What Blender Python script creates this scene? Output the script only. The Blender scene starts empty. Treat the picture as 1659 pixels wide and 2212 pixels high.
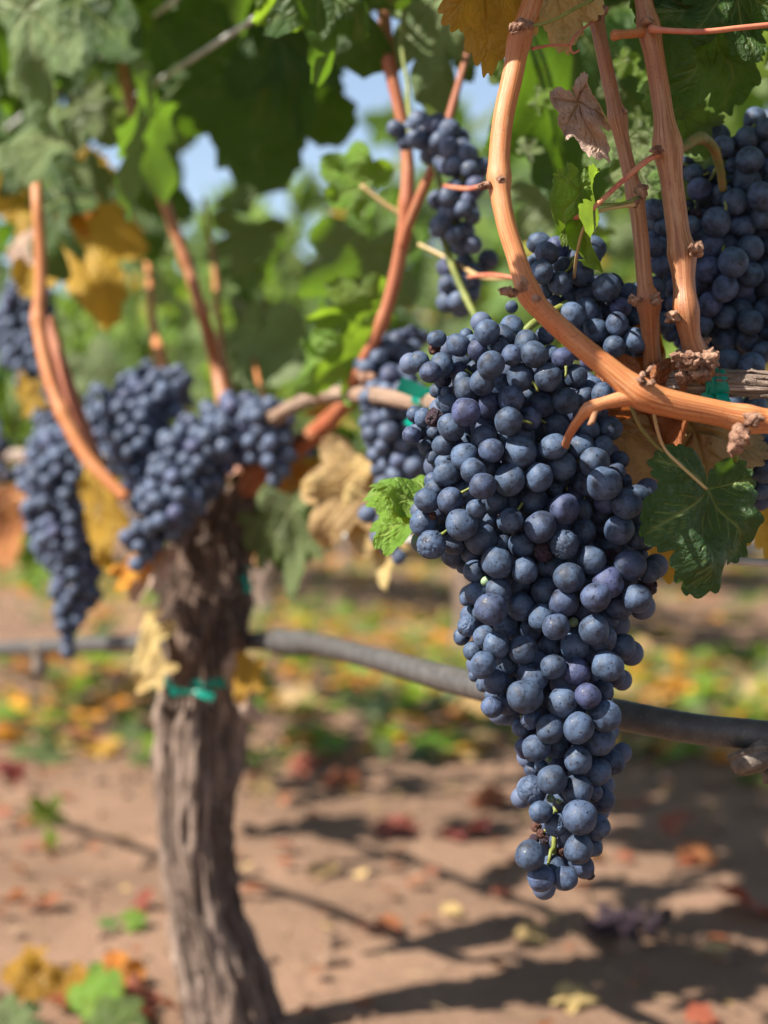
import bpy, math, random
import numpy as np
from mathutils import Vector, Matrix, noise as mn
random.seed(7); rng = np.random.default_rng(7)
S = bpy.context.scene; COL = S.collection
R = math.radians
# ------------------------------------------------------------------ camera, light, exposure
FPX = 3318.0; CAMZ = 0.52; PITCH = R(1.14)
cd = bpy.data.cameras.new('camera'); cam = bpy.data.objects.new('camera', cd); COL.objects.link(cam)
cam.location = (0, 0, CAMZ); cam.rotation_euler = (R(90) - PITCH, 0, 0)
cd.sensor_fit = 'VERTICAL'; cd.sensor_height = 36; cd.sensor_width = 27; cd.lens = 54.0
cd.clip_start = 0.02; cd.clip_end = 2000
cd.dof.use_dof = True; cd.dof.focus_distance = 0.80; cd.dof.aperture_fstop = 4.6
S.camera = cam
SUN_EL, SUN_AZ = R(46), R(62)          # AZ: angle of the sun to the left of straight behind the camera
sd = Vector((-math.sin(SUN_AZ) * math.cos(SUN_EL), -math.cos(SUN_AZ) * math.cos(SUN_EL), math.sin(SUN_EL)))
w = bpy.data.worlds.new('World'); S.world = w; w.use_nodes = True
nt = w.node_tree; nt.nodes.clear()
sky = nt.nodes.new('ShaderNodeTexSky'); sky.sky_type = 'NISHITA'; sky.sun_disc = False
sky.sun_elevation = SUN_EL; sky.sun_rotation = math.atan2(sd.x, sd.y)
sky.air_density = 1.0; sky.dust_density = 1.2; sky.ozone_density = 1.5
bg = nt.nodes.new('ShaderNodeBackground'); bg.inputs[1].default_value = 0.05
wo = nt.nodes.new('ShaderNodeOutputWorld')
# pale haze low over the whole horizon, the same all round
tcw = nt.nodes.new('ShaderNodeTexCoord'); sx = nt.nodes.new('ShaderNodeSeparateXYZ'); nt.links.new(tcw.outputs['Generated'], sx.inputs[0])
mr = nt.nodes.new('ShaderNodeMapRange'); mr.interpolation_type = 'SMOOTHSTEP'; mr.inputs[1].default_value = 0.75; mr.inputs[2].default_value = 0.0; nt.links.new(sx.outputs[2], mr.inputs[0])
bg2 = nt.nodes.new('ShaderNodeBackground'); bg2.inputs[0].default_value = (0.66, 0.80, 1.0, 1)
ml = nt.nodes.new('ShaderNodeMath'); ml.operation = 'MULTIPLY'; ml.inputs[1].default_value = 0.17; nt.links.new(mr.outputs[0], ml.inputs[0]); nt.links.new(ml.outputs[0], bg2.inputs[1])
ad_ = nt.nodes.new('ShaderNodeAddShader'); nt.links.new(bg.outputs[0], ad_.inputs[0]); nt.links.new(bg2.outputs[0], ad_.inputs[1])
nt.links.new(sky.outputs[0], bg.inputs[0]); nt.links.new(ad_.outputs[0], wo.inputs[0])
ld = bpy.data.lights.new('sun', 'SUN'); ld.energy = 5.0; ld.angle = R(0.5); ld.color = (1.0, 0.93, 0.82)
lo = bpy.data.objects.new('sun', ld); COL.objects.link(lo)
lo.rotation_euler = sd.to_track_quat('Z', 'Y').to_euler(); lo.location = (-2, -1, 4)
S.view_settings.view_transform = 'Standard'; S.view_settings.look = 'None'
S.view_settings.exposure = 1.36; S.view_settings.gamma = 1.0; S.view_settings.use_curve_mapping = False

# ------------------------------------------------------------------ helpers
FWD = Vector((0, math.cos(PITCH), -math.sin(PITCH))); UP = Vector((0, math.sin(PITCH), math.cos(PITCH))); RT = Vector((1, 0, 0))
C0 = Vector((0, 0, CAMZ))
def P(x, y, D):                        # a measured direction (1659x2212 grid) and a distance -> a place in the vineyard
    x, y, D = float(x), float(y), float(D)
    return C0 + D * (FWD + (x - 829.5) / FPX * RT - (y - 1106) / FPX * UP)
def proj(p):
    q = Vector(p) - C0; d = q.dot(FWD)
    return (829.5 + q.dot(RT) / d * FPX, 1106 - q.dot(UP) / d * FPX, d) if d > 0.01 else (1e6, 1e6, d)
ROW0 = Vector((-0.118, 1.45, 0)); U = Vector((0.482, -0.876, 0)).normalized(); N = Vector((0.876, 0.482, 0)).normalized()
def row(t, off=0.0, z=0.0): return ROW0 + U * t + N * off + Vector((0, 0, z))

def link(name, me, parent=None, mat=None):
    o = bpy.data.objects.new(name, me); COL.objects.link(o)
    if parent: o.parent = parent
    if mat and not me.materials: me.materials.append(mat)
    return o
def meta(o, label=None, cat=None, group=None, kind=None):
    if label: o['label'] = label
    if cat: o['category'] = cat
    if group: o['group'] = group
    if kind: o['kind'] = kind
    return o
def empty(name, loc, label=None, cat=None, group=None):
    o = bpy.data.objects.new(name, None); o.empty_display_size = 0.05; COL.objects.link(o); o.location = loc
    return meta(o, label, cat, group)
def mesh(name, v, f, smooth=True, uv=None, attr=None):
    me = bpy.data.meshes.new(name); me.from_pydata([tuple(q) for q in v], [], f)
    if smooth: me.polygons.foreach_set('use_smooth', [True] * len(me.polygons))
    if uv is not None:
        l = me.uv_layers.new(name='UVMap'); vi = np.empty(len(me.loops), dtype=np.int32); me.loops.foreach_get('vertex_index', vi)
        l.data.foreach_set('uv', np.asarray(uv, dtype=np.float32)[vi].ravel())
    if attr is not None:
        for k, a in attr.items():
            at = me.attributes.new(k, 'FLOAT', 'POINT'); at.data.foreach_set('value', np.asarray(a, dtype=np.float32))
    me.update(); return me
class MB:
    """collects geometry for one mesh object"""
    def __init__(s): s.v = []; s.f = []; s.uv = []
    def add(s, v, f, uv=None):
        b = len(s.v); s.v += [tuple(q) for q in v]; s.f += [tuple(i + b for i in q) for q in f]
        s.uv += list(uv) if uv is not None else [(0.5, 0.5)] * len(v)
    def build(s, name, parent=None, mat=None, origin=None, smooth=True):
        v = s.v
        if origin is not None: v = [(a[0] - origin[0], a[1] - origin[1], a[2] - origin[2]) for a in v]
        o = link(name, mesh(name, v, s.f, smooth, s.uv), parent, mat)
        if origin is not None: o.location = origin
        return o
def catmull(pts, step):
    """pts: list of (Vector, radius); returns dense list"""
    out = []; n = len(pts)
    for i in range(n - 1):
        p0, p1, p2, p3 = pts[max(i - 1, 0)], pts[i], pts[i + 1], pts[min(i + 2, n - 1)]
        L = (p2[0] - p1[0]).length; k = max(2, int(L / step))
        for j in range(k):
            t = j / k
            q = 0.5 * ((2 * p1[0]) + (p2[0] - p0[0]) * t + (2 * p0[0] - 5 * p1[0] + 4 * p2[0] - p3[0]) * t * t + (3 * p1[0] - p0[0] - 3 * p2[0] + p3[0]) * t ** 3)
            s = t * t * (3 - 2 * t)
            out.append((q, p1[1] * (1 - s) + p2[1] * s))
    out.append((pts[-1][0], pts[-1][1])); return out
def tube(mb, pts, sides=10, step=0.004, nodes=(), amp=0.3, ridge=0.0, seed=0, dens=True, flat_end=True, rough=0.0, freq=60):
    pp = catmull(pts, step) if dens else pts
    n = len(pp); L = [0.0]
    for i in range(1, n): L.append(L[-1] + (pp[i][0] - pp[i - 1][0]).length)
    npos = [pts[k][0] for k in nodes]
    T0 = (pp[1][0] - pp[0][0]).normalized(); a = Vector((0.3, 0.2, 1)) if abs(T0.z) < 0.9 else Vector((1, 0.1, 0))
    nx = (a - T0 * a.dot(T0)).normalized()
    v = []; f = []; uv = []
    for i in range(n):
        T = (pp[min(i + 1, n - 1)][0] - pp[max(i - 1, 0)][0]).normalized()
        nx = (nx - T * nx.dot(T)).normalized(); ny = T.cross(nx)
        r = pp[i][1]; c = pp[i][0]
        for q in npos: r *= 1 + amp * math.exp(-((c - q).length / (pp[i][1] * 1.1)) ** 2)
        for k in range(sides):
            a = 2 * math.pi * k / sides; rr = r
            dx = nx * math.cos(a) + ny * math.sin(a)
            if ridge: rr *= 1 + ridge * mn.noise(Vector((math.cos(a) * 2.5 + seed, math.sin(a) * 2.5, L[i] * freq * 0.35)))+ ridge * 0.6 * mn.noise(Vector((math.cos(a) * 7 + seed, math.sin(a) * 7, L[i] * freq)))
            if rough: rr *= 1 + rough * mn.noise(c * 90 + dx * 3 + Vector((seed, 0, 0)))
            v.append(c + dx * rr); uv.append((k / sides, L[i]))
    for i in range(n - 1):
        for k in range(sides):
            k2 = (k + 1) % sides
            f.append((i * sides + k, i * sides + k2, (i + 1) * sides + k2, (i + 1) * sides + k))
    f.append(tuple(range(sides - 1, -1, -1))); f.append(tuple(range((n - 1) * sides, n * sides)))
    mb.add(v, f, uv)
def pxt(l):                            # (x, y, D, width px) -> (point, radius)
    return [(P(x, y, D), w_ / 2 / FPX * D) for x, y, D, w_ in l]

# ------------------------------------------------------------------ node helper
class NT:
    def __init__(s, name):
        s.m = bpy.data.materials.new(name); s.m.use_nodes = True; s.t = s.m.node_tree; s.t.nodes.clear()
        s.out = s.t.nodes.new('ShaderNodeOutputMaterial')
    def n(s, typ, **kw):
        nd = s.t.nodes.new('ShaderNode' + typ)
        for k, v in kw.items():
            if k.startswith('i_'):
                key = k[2:]; key = int(key) if key.isdigit() else key.replace('_', ' ')
                s.put(nd.inputs[key], v)
            else: setattr(nd, k, v)
        return nd
    def put(s, sock, v):
        if isinstance(v, bpy.types.NodeSocket): s.t.links.new(v, sock)
        elif isinstance(v, bpy.types.Node): s.t.links.new(v.outputs[0], sock)
        else:
            if hasattr(sock.default_value, '__len__') and len(sock.default_value) == 4 and len(v) == 3: v = (*v, 1)
            sock.default_value = v
    def math(s, op, a, b=0.0, clamp=False):
        nd = s.n('Math', operation=op, use_clamp=clamp); s.put(nd.inputs[0], a); s.put(nd.inputs[1], b); return nd.outputs[0]
    def mix(s, fac, a, b):
        nd = s.n('Mix', data_type='RGBA'); s.put(nd.inputs[0], fac); s.put(nd.inputs[6], a); s.put(nd.inputs[7], b); return nd.outputs[2]
    def ramp(s, fac, lo, hi):
        nd = s.n('MapRange', clamp=True, interpolation_type='SMOOTHSTEP'); s.put(nd.inputs[0], fac); nd.inputs[1].default_value = lo; nd.inputs[2].default_value = hi; return nd.outputs[0]
    def noise(s, vec, scale, detail=3, rough=0.5, dist=0.0):
        nd = s.n('TexNoise'); s.put(nd.inputs['Vector'], vec); nd.inputs['Scale'].default_value = scale
        nd.inputs['Detail'].default_value = detail; nd.inputs['Roughness'].default_value = rough; nd.inputs['Distortion'].default_value = dist
        return nd.outputs[0]
    def ovec(s, spread=30.0):
        """object coordinates shifted by a per-object random amount"""
        tc = s.n('TexCoord'); oi = s.n('ObjectInfo'); r = s.math('MULTIPLY', oi.outputs['Random'], spread)
        c = s.n('CombineXYZ'); s.put(c.inputs[0], r); s.put(c.inputs[1], s.math('MULTIPLY', r, 1.7)); s.put(c.inputs[2], s.math('MULTIPLY', r, 0.6))
        a = s.n('VectorMath', operation='ADD'); s.put(a.inputs[0], tc.outputs['Object']); s.put(a.inputs[1], c)
        return a.outputs[0], tc, oi.outputs['Random']
    def bump(s, h, strength, dist):
        b = s.n('Bump'); b.inputs['Strength'].default_value = strength; b.inputs['Distance'].default_value = dist; s.put(b.inputs['Height'], h); return b.outputs[0]
    def princ(s, **kw):
        p = s.n('BsdfPrincipled')
        for k, v in kw.items(): s.put(p.inputs[k.replace('_', ' ')], v)
        return p
    def end(s, sh): s.t.links.new(sh.outputs[0] if isinstance(sh, bpy.types.Node) else sh, s.out.inputs[0]); return s.m

def mat_berry(name, bloomc, skinc, far=False):
    m = NT(name); vec, tc, rnd = m.ovec(60)
    # the berry meshes have unit radius, the object scale makes them grapes
    big = m.noise(vec, 1.3, 4, 0.6); mid = m.noise(vec, 4.0, 5, 0.65, 0.6); fine = m.noise(vec, 26, 3, 0.7)
    wear = m.ramp(mid, 0.575, 0.645)
    th = m.math('ADD', m.math('MULTIPLY', big, 0.9), m.math('MULTIPLY', m.math('SUBTRACT', fine, 0.5), 0.22))
    bl = m.ramp(th, 0.16, 0.62)
    hue = m.n('HueSaturation'); m.put(hue.inputs['Color'], bloomc)
    m.put(hue.inputs['Hue'], m.math('ADD', 0.492, m.math('MULTIPLY', m.math('POWER', rnd, 7.0), 0.032)))
    m.put(hue.inputs['Value'], m.math('ADD', 0.80, m.math('MULTIPLY', m.math('FRACT', m.math('MULTIPLY', rnd, 13.7)), 0.45)))
    c = m.mix(bl, skinc, hue.outputs[0])
    c = m.mix(m.math('MULTIPLY', wear, 0.85), c, skinc)
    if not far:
        vor = m.n('TexVoronoi'); m.put(vor.inputs['Vector'], vec); vor.inputs['Scale'].default_value = 9.0
        spot = m.math('MULTIPLY', m.ramp(vor.outputs['Distance'], 0.10, 0.04), m.ramp(m.noise(vec, 2.1, 1), 0.5, 0.6))
        c = m.mix(m.math('MULTIPLY', spot, 0.5), c, (0.03, 0.018, 0.018))
        vor2 = m.n('TexVoronoi'); m.put(vor2.inputs['Vector'], vec); vor2.inputs['Scale'].default_value = 17.0
        dust = m.math('MULTIPLY', m.ramp(vor2.outputs['Distance'], 0.07, 0.02), m.ramp(m.noise(vec, 3.3, 1), 0.52, 0.6))
        c = m.mix(m.math('MULTIPLY', dust, 0.6), c, (0.42, 0.42, 0.42))
        # rusty scuffs on a few berries
        sc = m.math('MULTIPLY', m.ramp(m.noise(vec, 2.6, 6, 0.75), 0.68, 0.72), m.ramp(m.noise(vec, 9, 4, 0.7), 0.45, 0.6))
        c = m.mix(m.math('MULTIPLY', sc, 0.7), c, (0.11, 0.075, 0.06))
        # stylar scar at the free end (-Z)
        sp = m.n('SeparateXYZ'); m.put(sp.inputs[0], tc.outputs['Object'])
        rad_ = m.math('SQRT', m.math('ADD', m.math('POWER', sp.outputs[0], 2.0), m.math('POWER', sp.outputs[1], 2.0)))
        scar = m.math('MULTIPLY', m.ramp(m.math('ADD', rad_, m.math('MULTIPLY', m.math('SUBTRACT', fine, 0.5), 0.06)), 0.075, 0.045), m.math('LESS_THAN', sp.outputs[2], 0.0))
        c = m.mix(scar, c, (0.035, 0.02, 0.016))
    rough = m.math('SUBTRACT', 0.64, m.math('MULTIPLY', wear, 0.34))
    p = m.princ(Base_Color=c, Roughness=rough, Specular_IOR_Level=0.38, Sheen_Weight=0.03, Sheen_Roughness=0.4, Sheen_Tint=(0.55, 0.68, 0.95, 1))
    if not far:
        h = m.math('ADD', m.noise(vec, 3.5, 3, 0.5), m.math('MULTIPLY', fine, 0.25)); m.put(p.inputs['Normal'], m.bump(h, 0.12, 0.05))
    return m.end(p)
def mat_simple(name, c1, c2, scale=20, rough=0.7, bump=0.3, bd=0.002, coord='Object', spec=0.4):
    m = NT(name); vec, tc, rnd = m.ovec(9)
    n1 = m.noise(vec, scale, 5, 0.6)
    c = m.mix(m.ramp(n1, 0.3, 0.7), c1, c2)
    p = m.princ(Base_Color=c, Roughness=rough, Specular_IOR_Level=spec); m.put(p.inputs['Normal'], m.bump(m.noise(vec, scale * 2.5, 5, 0.65), bump, bd))
    return m.end(p)
def mat_cane(name, c1, c2, c3, stri=34, bump=0.55, dark=(0.12, 0.035, 0.015), bd=0.0009):
    m = NT(name); uv = m.n('UVMap'); sp = m.n('SeparateXYZ'); m.put(sp.inputs[0], uv)
    a = m.math('MULTIPLY', sp.outputs[0], 2 * math.pi)
    cv = m.n('CombineXYZ'); K = stri / 6.28
    m.put(cv.inputs[0], m.math('MULTIPLY', m.math('COSINE', a), K)); m.put(cv.inputs[1], m.math('MULTIPLY', m.math('SINE', a), K)); m.put(cv.inputs[2], m.math('MULTIPLY', sp.outputs[1], 14))
    st = m.noise(cv, 1.0, 4, 0.62)
    cv2 = m.n('CombineXYZ'); m.put(cv2.inputs[0], m.math('COSINE', a)); m.put(cv2.inputs[1], m.math('SINE', a)); m.put(cv2.inputs[2], m.math('MULTIPLY', sp.outputs[1], 22))
    pat = m.noise(cv2, 1.6, 5, 0.65)
    tc = m.n('TexCoord'); big = m.noise(tc.outputs['Object'], 22, 4, 0.6); sm = m.noise(tc.outputs['Object'], 420, 3, 0.6)
    c = m.mix(m.ramp(st, 0.3, 0.68), c1, c2)
    c = m.mix(m.math('MULTIPLY', m.ramp(big, 0.42, 0.72), 0.75), c, c3)
    c = m.mix(m.math('MULTIPLY', m.ramp(pat, 0.52, 0.64), 0.4), c, (0.48, 0.28, 0.15))
    c = m.mix(m.math('MULTIPLY', m.ramp(m.noise(cv2, 3.1, 5, 0.7), 0.60, 0.70), 0.6), c, tuple(q * 0.45 for q in c1))
    vor = m.n('TexVoronoi'); m.put(vor.inputs['Vector'], tc.outputs['Object']); vor.inputs['Scale'].default_value = 430
    spk = m.math('MULTIPLY', m.ramp(vor.outputs['Distance'], 0.26, 0.12), m.ramp(big, 0.4, 0.6))
    c = m.mix(m.math('MULTIPLY', spk, 0.65), c, dark)
    h = m.math('ADD', st, m.math('MULTIPLY', sm, 0.25))
    p = m.princ(Base_Color=c, Roughness=0.5, Specular_IOR_Level=0.45); m.put(p.inputs['Normal'], m.bump(h, bump, bd))
    return m.end(p)
def mat_bark(name, c1, c2, c3, fu=5.0, fz=9.0, bd=0.004, fine=160):
    m = NT(name); uv = m.n('UVMap'); sp = m.n('SeparateXYZ'); m.put(sp.inputs[0], uv)
    a = m.math('MULTIPLY', sp.outputs[0], 2 * math.pi); cv = m.n('CombineXYZ')
    m.put(cv.inputs[0], m.math('MULTIPLY', m.math('COSINE', a), fu)); m.put(cv.inputs[1], m.math('MULTIPLY', m.math('SINE', a), fu)); m.put(cv.inputs[2], m.math('MULTIPLY', sp.outputs[1], fz))
    st = m.noise(cv, 1.0, 7, 0.68, 0.4); tc = m.n('TexCoord'); sm = m.noise(tc.outputs['Object'], fine, 5, 0.7); bigc = m.noise(tc.outputs['Object'], 14, 4, 0.6)
    c = m.mix(m.ramp(st, 0.36, 0.62), c1, c2); c = m.mix(m.math('MULTIPLY', m.ramp(bigc, 0.4, 0.7), 0.7), c, c3)
    c = m.mix(m.math('MULTIPLY', m.ramp(sm, 0.52, 0.7), 0.4), c, c1)
    p = m.princ(Base_Color=c, Roughness=0.9, Specular_IOR_Level=0.2); m.put(p.inputs['Normal'], m.bump(m.math('ADD', st, m.math('MULTIPLY', sm, 0.25)), 0.8, bd))
    return m.end(p)
def mat_leaf(name, top, top2, back, trans, vein, tf=0.42, blotch=None, bl=(0.6, 0.68), glossy=0.35, dust=0.0):
    m = NT(name); vec, tc, rnd = m.ovec(7)
    at = m.n('Attribute', attribute_name='vein'); v = at.outputs['Fac']
    n1 = m.noise(vec, 3.0, 5, 0.6); n2 = m.noise(vec, 22, 4, 0.7)
    c = m.mix(m.ramp(n1, 0.3, 0.7), top, top2)
    hv = m.n('HueSaturation'); m.put(hv.inputs['Color'], c); m.put(hv.inputs['Value'], m.math('ADD', 0.75, m.math('MULTIPLY', rnd, 0.5))); m.put(hv.inputs['Hue'], m.math('ADD', 0.487, m.math('MULTIPLY', rnd, 0.026)))
    c = hv.outputs[0]
    tcn = m.mix(m.ramp(n1, 0.3, 0.7), trans, tuple(q * 0.75 for q in trans))
    if blotch:
        bm = m.math('MULTIPLY', m.ramp(m.noise(vec, 2.2, 6, 0.7), *bl), 0.9)
        c = m.mix(bm, c, blotch); tcn = m.mix(bm, tcn, blotch); back = m.mix(bm, back, blotch)
    if dust:
        c = m.mix(m.math('MULTIPLY', m.math('MULTIPLY', m.ramp(n2, 0.55, 0.68), m.ramp(n1, 0.45, 0.6)), dust), c, (0.32, 0.33, 0.28))
    c = m.mix(m.math('MULTIPLY', v, 0.75), c, vein)
    geo = m.n('NewGeometry')
    bc = m.mix(m.math('MULTIPLY', v, 0.5), back, vein)
    c = m.mix(geo.outputs['Backfacing'], c, bc)
    p = m.princ(Base_Color=c, Roughness=m.math('ADD', 0.42, m.math('MULTIPLY', geo.outputs['Backfacing'], 0.3)), Specular_IOR_Level=glossy)
    h = m.math('ADD', m.math('MULTIPLY', v, -0.6), m.math('ADD', m.math('MULTIPLY', m.noise(vec, 9, 4, 0.55), 0.8), m.math('MULTIPLY', n2, 0.15)))
    bp = m.bump(h, 0.5, 0.035); m.put(p.inputs['Normal'], bp)
    tr = m.n('BsdfTranslucent'); m.put(tr.inputs[0], m.mix(m.math('MULTIPLY', v, 0.5), tcn, tuple(q * 0.5 for q in trans)))
    mx = m.n('MixShader'); mx.inputs[0].default_value = tf; m.put(mx.inputs[1], p.outputs[0]); m.put(mx.inputs[2], tr.outputs[0])
    return m.end(mx.outputs[0])

M = {}
M['berry'] = mat_berry('grape_skin', (0.052, 0.080, 0.150), (0.005, 0.005, 0.010))
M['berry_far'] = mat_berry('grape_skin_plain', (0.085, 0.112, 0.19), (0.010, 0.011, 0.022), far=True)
M['raisin'] = mat_simple('shrivelled_skin', (0.02, 0.012, 0.016), (0.085, 0.05, 0.075), 3, 0.5, 0.6, 0.1)
M['dry'] = mat_simple('dried_brown', (0.05, 0.02, 0.015), (0.17, 0.07, 0.05), 3, 0.8, 0.6, 0.1)
M['unripe'] = mat_simple('unripe_skin', (0.16, 0.26, 0.13), (0.26, 0.34, 0.22), 2, 0.5, 0.2, 0.05)
M['stem'] = mat_simple('green_stem', (0.10, 0.14, 0.025), (0.20, 0.21, 0.045), 160, 0.55, 0.3, 0.001)
M['stem_dk'] = mat_simple('brown_green_stem', (0.10, 0.13, 0.03), (0.22, 0.14, 0.05), 120, 0.6, 0.4, 0.001)
M['cane'] = mat_cane('orange_cane_bark', (0.29, 0.082, 0.024), (0.54, 0.235, 0.09), (0.40, 0.115, 0.034), stri=70, bump=0.45)
M['cane_red'] = mat_cane('reddish_cane_bark', (0.25, 0.065, 0.028), (0.40, 0.15, 0.075), (0.30, 0.075, 0.035))
M['cane_brown'] = mat_cane('brown_cane_bark', (0.20, 0.072, 0.028), (0.40, 0.19, 0.09), (0.29, 0.095, 0.035))
M['petiole'] = mat_simple('red_petiole', (0.42, 0.10, 0.07), (0.5, 0.2, 0.11), 60, 0.45, 0.1, 0.001)
M['petiole_tan'] = mat_simple('tan_petiole', (0.42, 0.27, 0.13), (0.40, 0.33, 0.15), 60, 0.5, 0.1, 0.001)
M['bud'] = mat_simple('scaly_bud', (0.13, 0.055, 0.035), (0.42, 0.25, 0.17), 180, 0.9, 0.9, 0.003)
M['cordon'] = mat_bark('grey_cordon_bark', (0.10, 0.07, 0.055), (0.42, 0.34, 0.29), (0.30, 0.20, 0.15), 5.5, 16, 0.003, 300)
M['cordon_pale'] = mat_bark('pale_cordon_bark', (0.16, 0.10, 0.07), (0.42, 0.31, 0.24), (0.33, 0.21, 0.145), 5.5, 14, 0.004, 240)
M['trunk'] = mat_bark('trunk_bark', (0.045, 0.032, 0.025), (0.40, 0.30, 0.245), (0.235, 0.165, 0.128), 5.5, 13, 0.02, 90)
M['trunk_dark'] = mat_bark('dark_trunk_bark', (0.03, 0.022, 0.018), (0.30, 0.21, 0.165), (0.10, 0.065, 0.05), 7.0, 34, 0.016, 90)  # darker bark tone with finer grain, used on the upper trunk
G = dict(back=(0.17, 0.215, 0.11), vein=(0.24, 0.30, 0.10))
M['leaf'] = mat_leaf('green_leaf', (0.028, 0.062, 0.014), (0.045, 0.092, 0.018), trans=(0.15, 0.29, 0.015), dust=0.0, **G)
M['leaf_hero'] = mat_leaf('dusty_green_leaf', (0.022, 0.050, 0.016), (0.032, 0.068, 0.02), trans=(0.18, 0.36, 0.02), tf=0.22, dust=0.35, glossy=0.3, **G)
M['leaf_lime'] = mat_leaf('lime_leaf', (0.12, 0.22, 0.03), (0.17, 0.28, 0.04), back=(0.2, 0.27, 0.12), trans=(0.30, 0.48, 0.03), vein=(0.35, 0.4, 0.12), tf=0.5)
M['leaf_pale'] = mat_leaf('pale_green_leaf', (0.11, 0.16, 0.065), (0.15, 0.2, 0.08), back=(0.26, 0.31, 0.18), trans=(0.26, 0.36, 0.08), vein=(0.32, 0.36, 0.18), tf=0.4, glossy=0.3)
M['leaf_yellow'] = mat_leaf('yellow_leaf', (0.44, 0.26, 0.03), (0.52, 0.33, 0.05), back=(0.50, 0.36, 0.12), trans=(0.62, 0.36, 0.03), vein=(0.50, 0.30, 0.06), tf=0.45, blotch=(0.30, 0.12, 0.03), bl=(0.62, 0.70))
M['leaf_tan'] = mat_leaf('tan_leaf', (0.46, 0.32, 0.13), (0.56, 0.42, 0.2), back=(0.52, 0.4, 0.22), trans=(0.50, 0.32, 0.11), vein=(0.42, 0.28, 0.11), tf=0.35, blotch=(0.24, 0.11, 0.05), bl=(0.64, 0.70), glossy=0.2)
M['leaf_brown'] = mat_leaf('brown_leaf', (0.30, 0.10, 0.04), (0.38, 0.17, 0.07), back=(0.36, 0.2, 0.12), trans=(0.46, 0.13, 0.03), vein=(0.22, 0.08, 0.04), tf=0.35, glossy=0.25)
M['leaf_dry'] = mat_leaf('dried_pink_leaf', (0.50, 0.35, 0.28), (0.62, 0.47, 0.36), back=(0.55, 0.36, 0.14), trans=(0.5, 0.3, 0.1), vein=(0.30, 0.17, 0.11), tf=0.25, glossy=0.3)
M['leaf_orange'] = mat_leaf('orange_leaf', (0.58, 0.22, 0.03), (0.62, 0.3, 0.05), back=(0.55, 0.3, 0.1), trans=(0.7, 0.25, 0.02), vein=(0.5, 0.2, 0.05), tf=0.4, blotch=(0.3, 0.08, 0.03))
M['leaf_red'] = mat_leaf('red_leaf', (0.22, 0.05, 0.035), (0.27, 0.09, 0.06), back=(0.34, 0.12, 0.08), trans=(0.5, 0.05, 0.02), vein=(0.25, 0.08, 0.05), tf=0.3)
M['leaf_mid'] = mat_leaf('far_green_leaf', (0.085, 0.145, 0.035), (0.14, 0.21, 0.06), back=(0.22, 0.29, 0.13), trans=(0.27, 0.42, 0.05), vein=(0.2, 0.26, 0.1), tf=0.4)
m = NT('green_tie_tape'); tcx = m.n('TexCoord')
p = m.princ(Base_Color=(0.0, 0.30, 0.22), Roughness=0.32, Specular_IOR_Level=0.5); m.put(p.inputs['Normal'], m.bump(m.noise(tcx.outputs['Object'], 120, 3), 0.4, 0.002))
tr = m.n('BsdfTranslucent'); m.put(tr.inputs[0], (0.0, 0.4, 0.28)); mx = m.n('MixShader'); mx.inputs[0].default_value = 0.3; m.put(mx.inputs[1], p.outputs[0]); m.put(mx.inputs[2], tr.outputs[0]); M['tie'] = m.end(mx.outputs[0])
m = NT('dusty_black_pipe'); tcx = m.n('TexCoord'); n1 = m.noise(tcx.outputs['Object'], 90, 6, 0.7); n2 = m.noise(tcx.outputs['Object'], 600, 3, 0.6)
c = m.mix(m.ramp(n1, 0.35, 0.7), (0.05, 0.048, 0.047), (0.085, 0.081, 0.078)); c = m.mix(m.math('MULTIPLY', m.ramp(n2, 0.64, 0.72), 0.5), c, (0.3, 0.24, 0.16))
p = m.princ(Base_Color=c, Roughness=0.48, Specular_IOR_Level=0.4); m.put(p.inputs['Normal'], m.bump(m.math('ADD', n1, n2), 0.15, 0.0006)); M['pipe'] = m.end(p)
M['steel'] = mat_simple('galvanised_wire', (0.34, 0.34, 0.33), (0.5, 0.5, 0.48), 60, 0.5, 0.1, 0.001)
M['emitter'] = mat_simple('dusty_brown_plastic', (0.07, 0.055, 0.045), (0.17, 0.14, 0.115), 150, 0.75, 0.5, 0.002)
# soil
m = NT('dry_soil'); tcx = m.n('TexCoord'); V = tcx.outputs['Object']
n1 = m.noise(V, 2.2, 5, 0.6); n2 = m.noise(V, 38, 6, 0.7); n3 = m.noise(V, 160, 4, 0.7)
c = m.mix(m.ramp(n1, 0.3, 0.7), (0.155, 0.095, 0.063), (0.255, 0.158, 0.106)); c = m.mix(m.math('MULTIPLY', m.ramp(n2, 0.5, 0.72), 0.6), c, (0.21, 0.13, 0.09)); c = m.mix(m.math('MULTIPLY', m.ramp(n3, 0.58, 0.7), 0.45), c, (0.42, 0.30, 0.21))
p = m.princ(Base_Color=c, Roughness=0.95, Specular_IOR_Level=0.15); m.put(p.inputs['Normal'], m.bump(m.math('ADD', n2, m.math('MULTIPLY', n3, 0.4)), 0.7, 0.012)); M['soil'] = m.end(p)
M['straw'] = mat_simple('dry_straw', (0.42, 0.30, 0.17), (0.25, 0.17, 0.10), 30, 0.9, 0.2, 0.002)
M['clod'] = mat_simple('soil_clod', (0.13, 0.08, 0.052), (0.22, 0.138, 0.092), 25, 0.95, 0.6, 0.01)

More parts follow.
